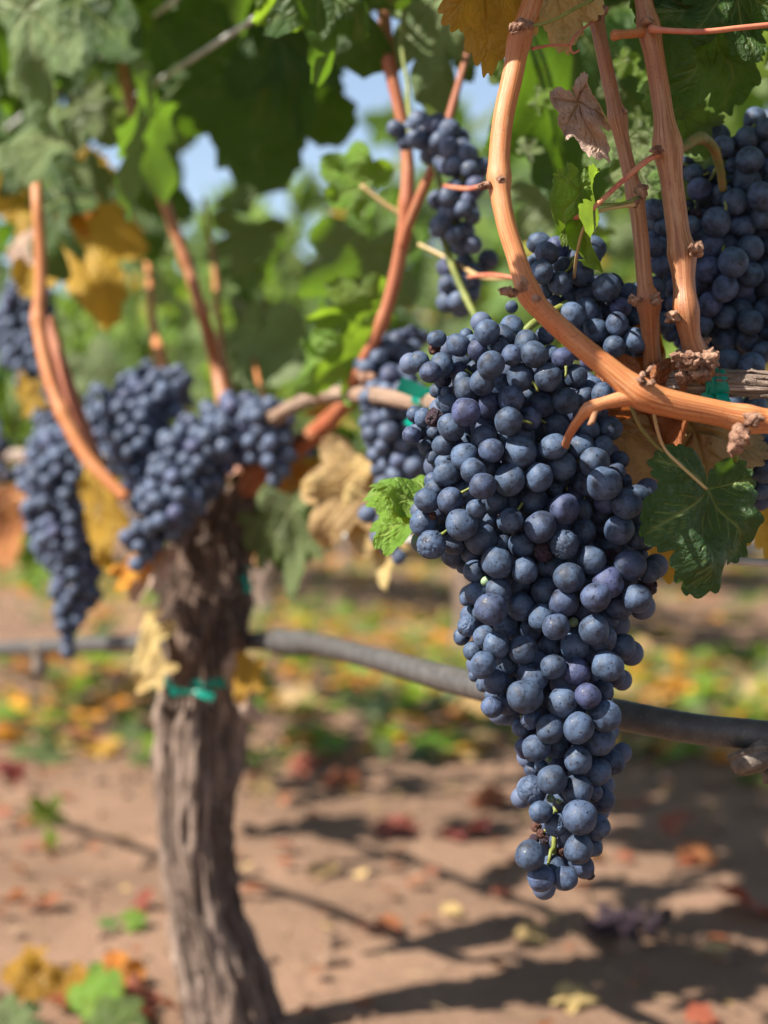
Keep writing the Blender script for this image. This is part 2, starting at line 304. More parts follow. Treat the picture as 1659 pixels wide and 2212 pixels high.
# ------------------------------------------------------------------ ground
def grid_ground():
    xs = np.concatenate([[-150, -60, -25, -12], np.linspace(-6, 6, 140), [12, 25, 60, 150]])
    ys = np.concatenate([[-40, -10], np.linspace(-1.5, 12, 170), [16, 25, 60, 200, 600]])
    v = []; f = []
    for y in ys:
        for x in xs:
            d = abs((Vector((x, y, 0)) - ROW0).dot(N)) ; z = 0.0
            if -6 <= x <= 6 and -1.5 <= y <= 12:
                z = 0.016 * mn.noise(Vector((x * 2.1, y * 2.1, 3))) + 0.010 * mn.noise(Vector((x * 9, y * 9, 1))) - 0.02
            else: z = -0.03
            v.append((x, y, z))
    nx = len(xs)
    for j in range(len(ys) - 1):
        for i in range(nx - 1): f.append((j * nx + i, j * nx + i + 1, (j + 1) * nx + i + 1, (j + 1) * nx + i))
    o = link('ground', mesh('ground', v, f), None, M['soil']); o['kind'] = 'structure'; return o
grid_ground()
def gz(x, y):
    return 0.016 * mn.noise(Vector((x * 2.1, y * 2.1, 3))) + 0.010 * mn.noise(Vector((x * 9, y * 9, 1))) - 0.02

# ------------------------------------------------------------------ leaf meshes
LOBES = ((0, 1.0, 42), (52, 0.86, 38), (-52, 0.86, 38), (108, 0.68, 44), (-108, 0.68, 44))
def leaf_r(th, sinus=0.33, seed=0, tooth=0.07, nt_=38):
    r = 0.22
    for a, L, wd in LOBES:
        d = abs((th - a + 180) % 360 - 180)
        L2 = L * (1 + 0.08 * mn.noise(Vector((a * 0.1, seed * 3.1, 0))))
        r = max(r, L2 * (1 - sinus * (d / (wd * 0.62)) ** 1.7) if d < wd * 1.2 else 0)
    if abs(th) > 148: r = min(r, max(0.04, 0.55 - (abs(th) - 148) / 32 * 0.52))
    ph = th / 360 * nt_ + seed * 0.37; fr = ph % 1
    t = math.sin(math.pi * fr) ** 0.75
    amp = tooth * (0.7 + 0.6 * mn.noise(Vector((math.floor(ph) * 1.3, seed, 5))))
    r *= 1 - amp + 2 * amp * t
    r *= 1 + 0.04 * mn.noise(Vector((th * 0.05, seed, 9)))
    return r
VE = []
for a, L, wd in LOBES:
    ar = R(a); d = np.array([math.sin(ar), math.cos(ar)]); VE.append((np.zeros(2), d * L * 0.94, 0.016))
    for k, s in enumerate((0.22, 0.38, 0.54, 0.68, 0.80)):
        for sg in (-1, 1):
            if abs(a) > 90 and s < 0.3: continue
            b = d * L * (s + 0.03 * sg); ang = ar + sg * R(42); e = b + np.array([math.sin(ang), math.cos(ang)]) * L * (0.34 - 0.26 * s); VE.append((b, e, 0.008))
def vein_at(xy):
    out = np.zeros(len(xy))
    for a, b, wd in VE:
        ab = b - a; t = np.clip(((xy - a) @ ab) / (ab @ ab), 0, 1); d = np.linalg.norm(xy - (a + t[:, None] * ab), axis=1)
        out = np.maximum(out, np.exp(-(d / (wd * (1.25 - 0.6 * t))) ** 2) * (1.0 if wd > 0.01 else 0.7))
    return out
def leaf_mesh(name, seed, na=40, nr=4, cup=0.15, fold=0.2, wave=0.05, sinus=0.33, curl=0.0, tooth=0.07, nt_=38, quilt=0.0, petiole=True, roll=None):
    v = [(0, 0)]; 
    for j in range(1, nr + 1):
        for i in range(na):
            th = -180 + 360 * (i + 0.5) / na; s = j / nr
            r = leaf_r(th, sinus, seed, tooth * (s ** 3), nt_) * s
            v.append((r * math.sin(R(th)), r * math.cos(R(th))))
    xy = np.array(v); vn = vein_at(xy)
    x, y = xy[:, 0], xy[:, 1]; rr = np.hypot(x, y)
    z = -cup * rr ** 2 + fold * np.abs(x) * 0.5
    z += wave * np.array([mn.noise(Vector((a * 2.2, b * 2.2, seed * 1.7))) for a, b in xy]) * (0.3 + rr) * 2
    z += quilt * (1 - vn) * np.array([0.5 + mn.noise(Vector((a * 7, b * 7, seed))) for a, b in xy])
    X, Y, Z = x.copy(), y.copy(), z
    if curl:                                                        # rolls the blade along its length
        k = curl; ang = k * np.abs(y) * np.sign(y); X2 = X; Y = np.where(np.abs(k) > 1e-6, np.sin(k * y) / k, y); Z = Z - (1 - np.cos(k * y)) / k
    if roll:                                                        # side edges roll up
        k = roll; lim = 0.25; xs = np.abs(X); e = np.clip(xs - lim, 0, None); ang = e * k
        X = np.sign(X) * (np.minimum(xs, lim) + np.sin(ang) / k); Z = Z + (1 - np.cos(ang)) / k
    P3 = np.stack([X, Y, Z], 1); f = []
    for i in range(na): f.append((0, 1 + i, 1 + (i + 1) % na)[::-1])
    for j in range(nr - 1):
        for i in range(na):
            a = 1 + j * na + i; b = 1 + j * na + (i + 1) % na; f.append((a, b, b + na, a + na))
    V = [tuple(q) for q in P3]; att = list(vn)
    if petiole:
        mbp = MB(); tube(mbp, [(Vector((0, 0, 0.0)), 0.016), (Vector((0.02, -0.18, -0.03)), 0.014), (Vector((0.06, -0.42, -0.12)), 0.013)], sides=4, step=0.15)
        b = len(V); V += mbp.v; f += [tuple(i + b for i in q) for q in mbp.f]; att += [1.0] * len(mbp.v)
    return mesh(name, V, f, True, None, {'vein': att})
HI = [leaf_mesh('leaf_blade', s, 200, 24, cup=0.12 + 0.06 * s, fold=0.15, wave=0.16, sinus=0.22 + .05 * s, quilt=0.028, tooth=0.062, nt_=36, petiole=False) for s in range(3)]
MID = [leaf_mesh('leaf_blade', 10 + s, 84, 8, cup=0.05 + 0.3 * random.random(), fold=0.5 * random.random(), wave=0.14, sinus=0.25 + 0.2 * random.random()) for s in range(7)]
LOW = [leaf_mesh('leaf_blade', 30 + s, 36, 3, cup=0.1 + 0.3 * random.random(), fold=0.4 * random.random(), wave=0.14, nt_=12, tooth=0.05) for s in range(5)]
TINY = [leaf_mesh('leaf_blade', 50 + s, 16, 1, cup=0.2, fold=0.3, wave=0.1, nt_=5, tooth=0.0, petiole=False) for s in range(3)]
CURL = leaf_mesh('leaf_blade', 71, 160, 18, cup=0.2, fold=0.7, wave=0.35, sinus=0.3, roll=3.6, quilt=0.05, tooth=0.09, nt_=40, petiole=False)
CURL2 = leaf_mesh('leaf_blade', 75, 120, 12, cup=0.1, fold=0.9, wave=0.28, sinus=0.2, curl=1.1, quilt=0.04, petiole=False)
_mc = {}
def withmat(me, key):
    k = (me.name, key)
    if k not in _mc: c = me.copy(); c.materials.clear(); c.materials.append(M[key]); _mc[k] = c
    return _mc[k]
def place_leaf(parent, me, key, j, tip, wid=1.0, face=None, label=None, name='leaf'):
    """blade from petiole point j to tip point; face = direction the upper side looks"""
    yv = tip - j; L = yv.length; yv.normalize()
    fz = Vector(face) if face is not None else (C0 - j).normalized()
    zv = (fz - yv * fz.dot(yv)).normalized(); xv = yv.cross(zv)
    o = link(name, withmat(me, key), parent)
    mw = Matrix.Translation(j) @ Matrix((xv * L * wid, yv * L, zv * L)).transposed().to_4x4()
    o.matrix_world = mw
    if parent: o.matrix_parent_inverse = Matrix.Identity(4); o.matrix_basis = Matrix.Translation(parent.location).inverted() @ mw
    if label: o['label'] = label
    return o
def leaf_px(parent, me, key, jx, jy, tx, ty, D, D2=None, wid=1.0, face=None, label=None):
    return place_leaf(parent, me, key, P(jx, jy, D), P(tx, ty, D2 or D), wid, face, label)
TOCAM = lambda dx=0, dz=0: Vector((dx, -1, dz))

# ------------------------------------------------------------------ berries
def ball(nu, nv, fn=None):
    v = [(0, 0, 1)]; f = []
    for j in range(1, nv):
        for i in range(nu):
            a = math.pi * j / nv; b = 2 * math.pi * i / nu; v.append((math.sin(a) * math.cos(b), math.sin(a) * math.sin(b), math.cos(a)))
    v.append((0, 0, -1)); n = len(v) - 1
    for i in range(nu): f.append((0, 1 + i, 1 + (i + 1) % nu)); f.append((n, 1 + (nv - 2) * nu + (i + 1) % nu, 1 + (nv - 2) * nu + i))
    for j in range(nv - 2):
        for i in range(nu):
            a = 1 + j * nu + i; b = 1 + j * nu + (i + 1) % nu; f.append((a, a + nu, b + nu, b))
    if fn: v = [tuple(Vector(q) * fn(Vector(q))) for q in v]
    return v, f
def bm(name, nu, nv, fn, mat, sq=(1, 1, 1)):
    v, f = ball(nu, nv, fn); v = [(a * sq[0], b * sq[1], c * sq[2]) for a, b, c in v]
    me = mesh(name, v, f); me.materials.append(mat); return me
def rough_fn(s, a, fr=1.2, b=0.0, fb=5):
    def g(p):
        r = 1 + a * mn.noise(p * fr + Vector((s * 7.3, 0, 0)))
        if b: r -= b * (1 - abs(mn.noise(p * fb + Vector((s, 3, 0)))) * 2.2) ** 2 * (0.5 + mn.noise(p * 1.5 + Vector((0, s, 0))))
        return r
    return g
B_S = [bm('grape', 24, 16, rough_fn(i, 0.11, 1.0), M['berry'], (1, 1, sq)) for i, sq in enumerate((0.96, 1.0, 1.05, 0.98, 1.07, 1.0))]
B_W = [bm('grape', 64, 44, rough_fn(20 + i, 0.06, 1.5, b_, 3.2), M['berry']) for i, b_ in enumerate((0.12, 0.18, 0.16))]
B_R = [bm('grape', 48, 32, rough_fn(40 + i, 0.2, 2.0, 0.42, 3.0), M['raisin']) for i in range(2)]
B_D = [bm('grape', 32, 20, rough_fn(50 + i, 0.3, 2.0, 0.45, 2.6), M['dry']) for i in range(2)]
B_G = bm('grape', 20, 12, rough_fn(60, 0.04), M['unripe'])
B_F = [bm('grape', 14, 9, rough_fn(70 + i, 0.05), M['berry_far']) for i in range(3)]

def berry_set(parent, items, axis, pool=None, stem_mat='stem', far=False):
    """items: (pos, r, kind); axis: list of points that the pedicels run to"""
    mb = MB(); org = parent.location
    ax = [a for a, _ in catmull([(a, 0.001) for a in axis], 0.012)]
    core = MB(); vb_, fb_ = ball(14, 9)
    for ii, (pos, r, kind) in enumerate(items):
        if ii >= 290:
            core.add([(pos.x - org.x + a * r, pos.y - org.y + b * r, pos.z - org.z + c_ * r) for a, b, c_ in vb_], fb_); continue
        c = min(ax, key=lambda a: (a - pos).length + 0.4 * max(0, pos.z - a.z))
        c = c + Vector((0, 0, 0.006)); inw = (c - pos); L = inw.length
        if L < 1e-4: inw = Vector((0, 0, 1))
        zd = (inw.normalized() + Vector((random.gauss(0, .35), random.gauss(0, .35), random.gauss(0, .35)))).normalized()
        me = {'s': random.choice(B_S), 'w': random.choice(B_W), 'r': random.choice(B_R), 'd': random.choice(B_D), 'g': B_G, 'f': random.choice(B_F)}[kind]
        o = link('grape', me, parent); o.location = pos - org
        o.rotation_mode = 'QUATERNION'; q = zd.to_track_quat('Z', 'Y'); o.rotation_quaternion = q @ Vector((0, 0, 1)).rotation_difference(Vector((0, 0, 1)))
        o.rotation_quaternion = q @ Matrix.Rotation(random.uniform(0, 6.28), 3, 'Z').to_quaternion()
        o.scale = (r * random.uniform(.95, 1.05), r * random.uniform(.95, 1.05), r)
        if kind == 'w': o['label'] = 'wrinkled grape losing its smooth skin'
        if kind in 'rd': o['label'] = 'shrivelled dark raisin'
        if kind == 'g': o['label'] = 'tiny unripe green berry'
        if L > r * 1.05 and (len(items) < 60 or random.random() < .22):
            a = pos + zd * r * 0.93; e = a.lerp(c, min(1, 0.007 / L))
            tube(mb, [(a, 0.0011), (a.lerp(e, .4) + zd * r * 0.1, 0.0007), (e, 0.0008)], sides=5, step=0.004)
            if random.random() < .4 and .012 < L < .032: tube(mb, [(e, 0.0009), (e.lerp(c, .5) + Vector((0, 0, .003)), .0013), (c, 0.0016)], sides=5, step=0.005, ridge=.2)
    if core.v: core.build('inner_grapes', parent, M['berry_far'])['kind'] = 'stuff'
    pts = [(a, 0.0026 - 0.0012 * i / max(1, len(axis) - 1)) for i, a in enumerate(axis)]
    tube(mb, pts, sides=8, step=0.004, ridge=0.1)
    mb.v = [(a[0] - org.x, a[1] - org.y, a[2] - org.z) for a in mb.v]
    mb.build('stem', parent, M[stem_mat])
#@@DATA
def tile(l, ox, oy, sc):
    return [((ox + q[0] / sc) * 0.5486, (oy + q[1] / sc) * 0.5486, q[2] / sc * 0.5486, q[3], q[4] if len(q) > 4 else 's') for q in l]
T1 = [(245,175,73,1),(108,360,80,1),(198,450,88,0),(295,500,75,2),(425,225,92,1),(660,120,100,0),(490,150,60,2),(535,215,72,1),(580,265,78,0),(865,80,95,1),(790,165,105,1),(765,245,75,1,'w'),(980,205,100,1),(1130,150,75,2,'w'),(1045,305,105,0),(860,312,87,0),(690,390,108,0),(640,300,60,2),(1185,300,70,2),(1275,340,90,1),(430,450,83,1),(450,520,75,1),(555,410,60,2),(622,528,103,0),(490,590,100,1),(937,487,112,0),(1160,490,112,0),(1230,540,92,2),(1380,480,95,1),(1520,570,85,2),(1450,650,85,2),(1300,685,105,1),(1600,630,90,1),(855,668,105,0),(680,718,100,0),(990,640,70,2),(365,715,85,1),(305,690,60,2),(485,770,115,0),(370,895,108,0),(230,820,72,0,'r'),(140,820,75,2),(625,890,100,1),(835,845,112,0),(1010,825,92,1),(1110,720,100,2),(1230,880,110,2),(635,985,105,0),(815,970,75,1),(925,965,112,1),(925,1095,132,0),(695,1085,100,0),(480,1140,115,0),(330,1275,105,0),(305,1040,88,1),(225,935,55,2),(365,1010,70,2),(170,1060,70,2),(100,925,75,2),(40,960,70,2),(70,790,65,2),(470,1020,70,2),(310,1180,70,2),(220,1140,55,2),(1070,1120,80,2),(1205,1055,105,0),(1275,1212,115,0),(1085,1305,110,0),(845,1328,123,0),(545,1250,98,0),(690,1240,90,1),(620,1378,108,0),(210,1330,65,1),(245,1400,85,1),(170,1495,100,0),(360,1495,107,0),(450,1440,105,1),(565,1560,70,0),(1425,1060,105,1),(1535,1180,120,0),(1610,1050,80,1),(1610,1355,135,0),(1120,930,80,2),(1490,920,85,2),(1040,1490,110,1),(720,1500,105,1),(1215,1400,65,1,'w'),(1295,1560,115,0),(1440,1570,85,1),(230,255,50,1,'d'),(330,610,50,2),(250,600,60,2),(1400,780,95,2),(1560,800,90,2)]
T3 = [(145,430,110,1),(205,610,117,0,'w'),(452,445,125,0),(390,605,85,1),(600,560,125,1),(665,405,88,1),(850,415,105,0),(1095,465,128,0),(775,590,85,1),(945,610,105,1),(1290,608,118,0,'w'),(1118,670,80,1,'r'),(1180,790,110,2),(380,690,100,2),(530,680,80,2),(742,755,125,0),(555,825,92,1),(475,780,65,2),(965,825,107,0),(575,1005,95,1),(495,1050,60,2),(757,985,102,0),(690,1140,125,0),(600,1170,60,2),(930,1110,115,1),(1145,995,115,1),(1285,1085,112,0),(1330,880,120,0),(1510,733,115,0),(1545,1040,117,0),(1110,1210,115,1),(1220,1280,108,0),(1530,1305,118,0),(1375,1435,115,1),(1180,1430,95,2),(500,1275,82,1,'w'),(455,1360,70,2),(640,1365,95,1),(735,1430,105,0),(545,1480,75,1),(955,1470,110,0),(1010,1310,85,2),(810,1270,95,2),(625,1595,105,0),(820,1600,95,1),(645,910,38,1,'g'),(215,375,30,0,'d')]
T4 = [(625,75,95,2),(450,85,90,2),(705,330,70,2),(675,430,80,1),(755,500,50,2),(760,690,128,0),(845,650,108,1),(700,905,120,0),(850,960,100,1),(910,995,80,2),(565,780,85,2),(640,1030,80,2),(785,1195,122,0),(950,1250,88,1),(610,1335,123,0),(940,1370,70,1,'r'),(845,1470,115,0),(700,1540,105,1),(600,1640,90,2),(870,1110,60,2),(640,1110,55,1,'r')]
T5 = [(635,680,108,0),(790,600,88,0),(960,640,100,0),(1185,595,108,0),(1235,670,75,2),(1290,455,97,1),(1150,400,100,1),(1130,500,60,2),(1055,510,60,2),(215,670,40,2),(290,725,60,2),(365,700,95,1),(360,800,60,2),(580,815,118,0),(430,780,60,2),(345,893,78,0),(455,870,80,1),(690,700,70,2),(740,820,70,2),(860,860,110,0),(1040,815,92,0),(1150,780,75,1),(1060,690,60,2),(1165,960,108,0),(625,980,75,0,'w'),(560,1040,70,1),(770,1055,100,0),(975,1045,108,0),(1120,1135,112,1),(590,1190,75,1),(670,1185,98,0),(970,1278,102,0),(1110,1365,98,1),(1220,1295,90,2),(640,1350,60,1),(700,1320,50,1),(780,1420,102,0),(640,1495,102,0,'w'),(963,1493,107,0),(1080,1510,65,1),(1145,1560,88,2),(880,1160,60,2),(935,277,35,0,'g'),(1055,938,28,1,'g'),(760,1272,22,1,'g')]
T6 = [(545,825,103,0),(690,945,110,0,'w'),(910,870,158,0),(1070,960,115,1),(1030,1150,85,1),(897,1170,132,0),(445,1228,140,0),(940,1340,105,1),(545,1435,120,0),(770,1440,108,0),(545,1030,42,1,'d'),(725,1200,45,1,'d'),(480,1080,50,2,'r'),(500,960,50,2,'d'),(580,1080,45,2,'r'),(640,1300,55,2,'r'),(635,695,38,0,'g'),(710,725,25,0,'g'),(1000,1410,45,2,'r')]
T2 = [(320,205,90,0),(195,290,60,1),(275,355,95,0),(290,490,88,1),(425,445,98,0),(440,300,70,1),(510,370,80,2),(665,220,100,0),(650,420,60,2),(805,478,112,0),(640,560,80,1),(520,715,112,0),(645,655,100,1),(680,730,90,2),(720,825,95,1),(575,820,70,2),(895,780,92,0),(920,650,85,0),(995,520,75,1),(800,690,50,2),(1040,730,55,2,'w'),(870,965,85,0),(1042,910,100,0),(960,1050,80,2),(830,1060,70,1),(720,970,80,2),(930,1120,60,2),(630,1250,85,2),(600,900,90,2),(380,600,60,2),(30,640,50,2),(780,900,60,2)]
T7 = [(1175,490,115,1),(1430,400,130,1),(1640,290,110,1),(1455,632,145,0),(1680,480,120,1),(1435,870,145,1),(1585,1030,148,0),(1300,1090,130,0),(1100,1310,155,0),(1385,1355,135,0),(1600,1255,130,0),(850,790,110,2),(1050,790,90,2),(1280,700,90,2),(1280,850,80,2),(1680,870,100,1),(810,1350,110,0),(410,1175,115,0),(370,1370,60,1),(460,1320,95,1),(520,1365,90,0),(420,1490,95,1),(410,1575,110,0),(540,1550,95,1),(1050,1570,135,0),(1240,1550,110,2),(1480,1590,130,0),(880,1220,60,1,'r'),(1800,700,140,0),(1800,1000,140,0),(1800,1300,140,1),(1750,1560,130,1),(1150,1130,60,2),(760,1150,90,2),(1100,950,80,2)]
T8 = [(1275,235,160,0),(1010,315,130,0),(1190,515,140,0),(1370,520,120,1),(1470,360,125,1),(880,470,110,1),(1025,690,130,0),(955,900,105,0),(1190,820,125,0),(1270,750,80,2),(1465,880,135,0),(1640,760,140,1),(1200,1070,130,1),(1430,1090,120,1),(1070,1010,80,2),(1225,1300,130,0),(1480,1350,140,0),(1600,1200,120,1),(1620,1000,110,2),(1450,620,80,2),(1600,500,100,2),(1640,330,110,1),(510,270,105,0),(430,260,80,1),(450,480,105,1),(520,890,110,1),(600,1020,80,1),(700,1100,70,2),(720,1290,60,2),(470,760,90,2),(800,700,110,2),(780,950,110,2),(1050,1200,100,2),(1800,400,140,0),(1790,650,140,1),(1800,900,140,0),(1780,1130,130,1)]
hero = tile(T1, 1600, 1250, 2.074) + tile(T3, 1600, 1850, 2.074) + tile(T4, 2100, 1650, 2.074) + tile(T5, 1750, 2300, 1.8433) + tile(T6, 1900, 2850, 2.37)
upper = tile(T2, 2000, 900, 2.074)
right = tile(T7, 2424, 400, 2.765) + tile(T8, 2424, 950, 2.765)
low_r = [(1430*.9116+0, 0, 0, 0)][:0]
low_r = [(1512+a/1.097, 1300+b/1.097, r/1.097, k) for a, b, r, k in [(1495,320,55,1),(1600,330,50,1),(1440,410,50,2),(1395,505,52,0),(1450,470,45,2),(1540,590,52,0),(1585,560,50,1),(1640,610,50,1),(1400,630,55,1),(1430,590,35,2),(1620,690,42,1),(1560,680,45,2),(1500,400,50,2),(1560,440,50,2),(1620,450,55,1),(1680,520,55,1),(1690,620,55,1)]]
low_r = [(a * .5486, b * .5486, r * .5486, k, 's') for a, b, r, k in low_r]

def solve(items, D0, Rm, gap=0.011, fill=0, it=160, back=0.02):
    """distances for traced berries: bulging envelope, then push overlapping neighbours apart (mostly in depth)"""
    A = np.array([(q[0], q[1], q[2]) for q in items]) * np.array([1, 1, 1.06]); lay = np.array([q[3] for q in items], float)
    # distance to outline, on a coarse mask
    x0, y0 = A[:, 0].min() - 60, A[:, 1].min() - 60; g = 6.0
    W, H = int((A[:, 0].max() + 60 - x0) / g) + 1, int((A[:, 1].max() + 60 - y0) / g) + 1
    gx, gy = np.meshgrid(np.arange(W) * g + x0, np.arange(H) * g + y0); mask = np.zeros((H, W), bool)
    for x, y, r in A: mask |= (gx - x) ** 2 + (gy - y) ** 2 < (r * 1.12) ** 2
    ox, oy = gx[~mask], gy[~mask]
    d = np.array([np.sqrt(((ox - x) ** 2 + (oy - y) ** 2).min()) for x, y, r in A]) / FPX * D0
    Rm_ = Rm; dd = np.clip(d, 0, Rm_); bul = np.sqrt(Rm_ ** 2 - (Rm_ - dd) ** 2)
    D = D0 - bul * 0.85 + lay * gap + rng.normal(0, 0.0012, len(A))
    XY = A[:, :2] - np.array([829.5, 1106]); base = XY.copy()
    for k in range(it):
        X = XY[:, 0] / FPX * D; Y = XY[:, 1] / FPX * D; r = A[:, 2] / FPX * D
        dx = X[:, None] - X; dy = Y[:, None] - Y; dz = D[:, None] - D; dist = np.sqrt(dx * dx + dy * dy + dz * dz) + 1e-9
        need = (r[:, None] + r) * 0.91; ov = np.clip(need - dist, 0, None); np.fill_diagonal(ov, 0)
        if ov.max() < 1e-4: break
        # depth separation wanted
        lat = np.sqrt(dx * dx + dy * dy); want = np.sqrt(np.clip(need ** 2 - lat ** 2, 0, None))
        sgn = np.where(np.abs(dz) > 1e-5, np.sign(dz), np.where(lay[:, None] > lay, 1, -1))
        mv = np.where(ov > 0, sgn * (want - np.abs(dz)), 0)
        D += np.clip((mv * 0.32).sum(1), -0.0035, 0.0035)
        XY[:, 0] += np.clip((np.where(ov > 0, dx / dist * ov, 0) * 0.15).sum(1), -.0005, .0005) * FPX / D0 + (base[:, 0] - XY[:, 0]) * 0.1
        XY[:, 1] += np.clip((np.where(ov > 0, dy / dist * ov, 0) * 0.15).sum(1), -.0005, .0005) * FPX / D0 + (base[:, 1] - XY[:, 1]) * 0.1
        D -= (D - D0).mean() * 0.0
    out = []
    for i, q in enumerate(items):
        out.append((P(XY[i, 0] + 829.5, XY[i, 1] + 1106, D[i]), float(A[i, 2] / FPX * D[i]), q[4]))
    # berries at the back of the bunch, as the front ones imply
    n = 0; tries = 0
    pos = [o[0] for o in out]; rad = [o[1] for o in out]
    # close the holes between the traced berries first
    def dil(mk, k):
        q = mk.copy()
        for _ in range(k): q[1:] |= q[:-1].copy(); q[:-1] |= q[1:].copy(); q[:, 1:] |= q[:, :-1].copy(); q[:, :-1] |= q[:, 1:].copy()
        return q
    cov = np.zeros((H, W), bool)
    for x, y, r in A: cov |= (gx - x) ** 2 + (gy - y) ** 2 < (r * 0.93) ** 2
    hull = ~dil(~dil(cov, 4), 8)
    for _ in range(200):
        hole = hull & ~cov
        if not hole.any(): break
        idx = np.argwhere(hole); jy, jx = idx[random.randrange(len(idx))]; x, y = float(gx[jy, jx]), float(gy[jy, jx])
        r = random.uniform(.0065, .0077); Dq = D0 - 0.008
        while Dq < D0 + .06 and any((P(x, y, Dq) - a).length < (r + c) * .93 for a, c in zip(pos, rad)): Dq += .002
        p = P(x, y, Dq); pos.append(p); rad.append(r); out.append((p, r, 's')); cov |= (gx - x) ** 2 + (gy - y) ** 2 < (r / Dq * FPX * .95) ** 2
    
    while n < fill and tries < fill * 60:
        tries += 1; i = random.randrange(len(items)); x = A[i, 0] + random.uniform(-25, 25); y = A[i, 1] + random.uniform(-25, 25)
        dloc = min(d[i], Rm_); b = math.sqrt(Rm_ ** 2 - (Rm_ - dloc) ** 2)
        if dloc < 0.006: continue
        Dq = D0 + random.uniform(-0.2, 0.9) * b + back * 0.3; p = P(x, y, Dq); r = random.uniform(0.0058, 0.0074)
        if all((p - a).length > (r + c) * 0.88 for a, c in zip(pos, rad)):
            pos.append(p); rad.append(r); out.append((p, r, 's')); n += 1
    return out
def pack(axis, n, r0, kinds='f', tries=9000, wfac=0.95):
    """axis: [(x, y, D, halfwidth px)]; random close packing round an axis"""
    pts = catmull([(P(x, y, D), hw / FPX * D) for x, y, D, hw in axis], 0.01)
    out = []; P3 = np.zeros((0, 3)); k = 0
    cum = np.cumsum([h * h for _, h in pts]); cum = cum / cum[-1]
    while len(out) < n and k < tries:
        k += 1; i = int(np.searchsorted(cum, random.random())); c, hw = pts[i]
        dv = Vector((random.gauss(0, 1), random.gauss(0, 1), random.gauss(0, 1))).normalized(); rr = (hw - r0) * random.random() ** 0.35
        p = c + dv * max(rr, 0.001); r = r0 * random.uniform(0.85, 1.12)
        if len(out) and np.linalg.norm(P3 - np.array(p), axis=1).min() < r0 * 1.5: continue
        out.append((p, r, kinds)); P3 = np.vstack([P3, np.array(p)])
    return out
#@@HERO BUNCHES
def axis_px(l): return [P(x, y, D) for x, y, D in l]
b1 = empty('grape_bunch', P(1222, 950, 0.80), 'largest sharp blue-black grape bunch hanging under the orange cane, tapering to a pointed tip', 'grape bunch')
HD = 0.825
berry_set(b1, solve(hero, HD, 0.042, fill=70), axis_px([(1220, 962, .80), (1208, 985, .83), (1190, 1020, .86), (1200, 1180, .865), (1200, 1330, .86), (1215, 1480, .855), (1205, 1620, .845), (1200, 1750, .825), (1195, 1860, .818)]))
b2 = empty('grape_bunch', P(1300, 560, 0.85), 'small grape bunch behind the curved orange cane, its top berries standing clear', 'grape bunch')
berry_set(b2, solve(upper, 0.855, 0.028, fill=25), axis_px([(1262, 575, .85), (1260, 660, .875), (1300, 740, .885), (1340, 800, .885)]))
b3 = empty('grape_bunch', P(1560, 400, 0.93), 'large dark grape bunch in shade at the right edge above the grey cordon', 'grape bunch')
berry_set(b3, solve(right, 0.90, 0.040, fill=50), axis_px([(1545, 330, .87), (1565, 420, .90), (1570, 560, .94), (1570, 720, .94), (1560, 850, .94)]))
b4 = empty('grape_bunch', P(1600, 850, 0.95), 'shaded grape bunch hanging below the grey cordon behind the dusty green leaf', 'grape bunch')
berry_set(b4, solve(low_r, 0.875, 0.02, fill=8), axis_px([(1600, 900, .87), (1590, 930, .875), (1600, 1010, .88)]))

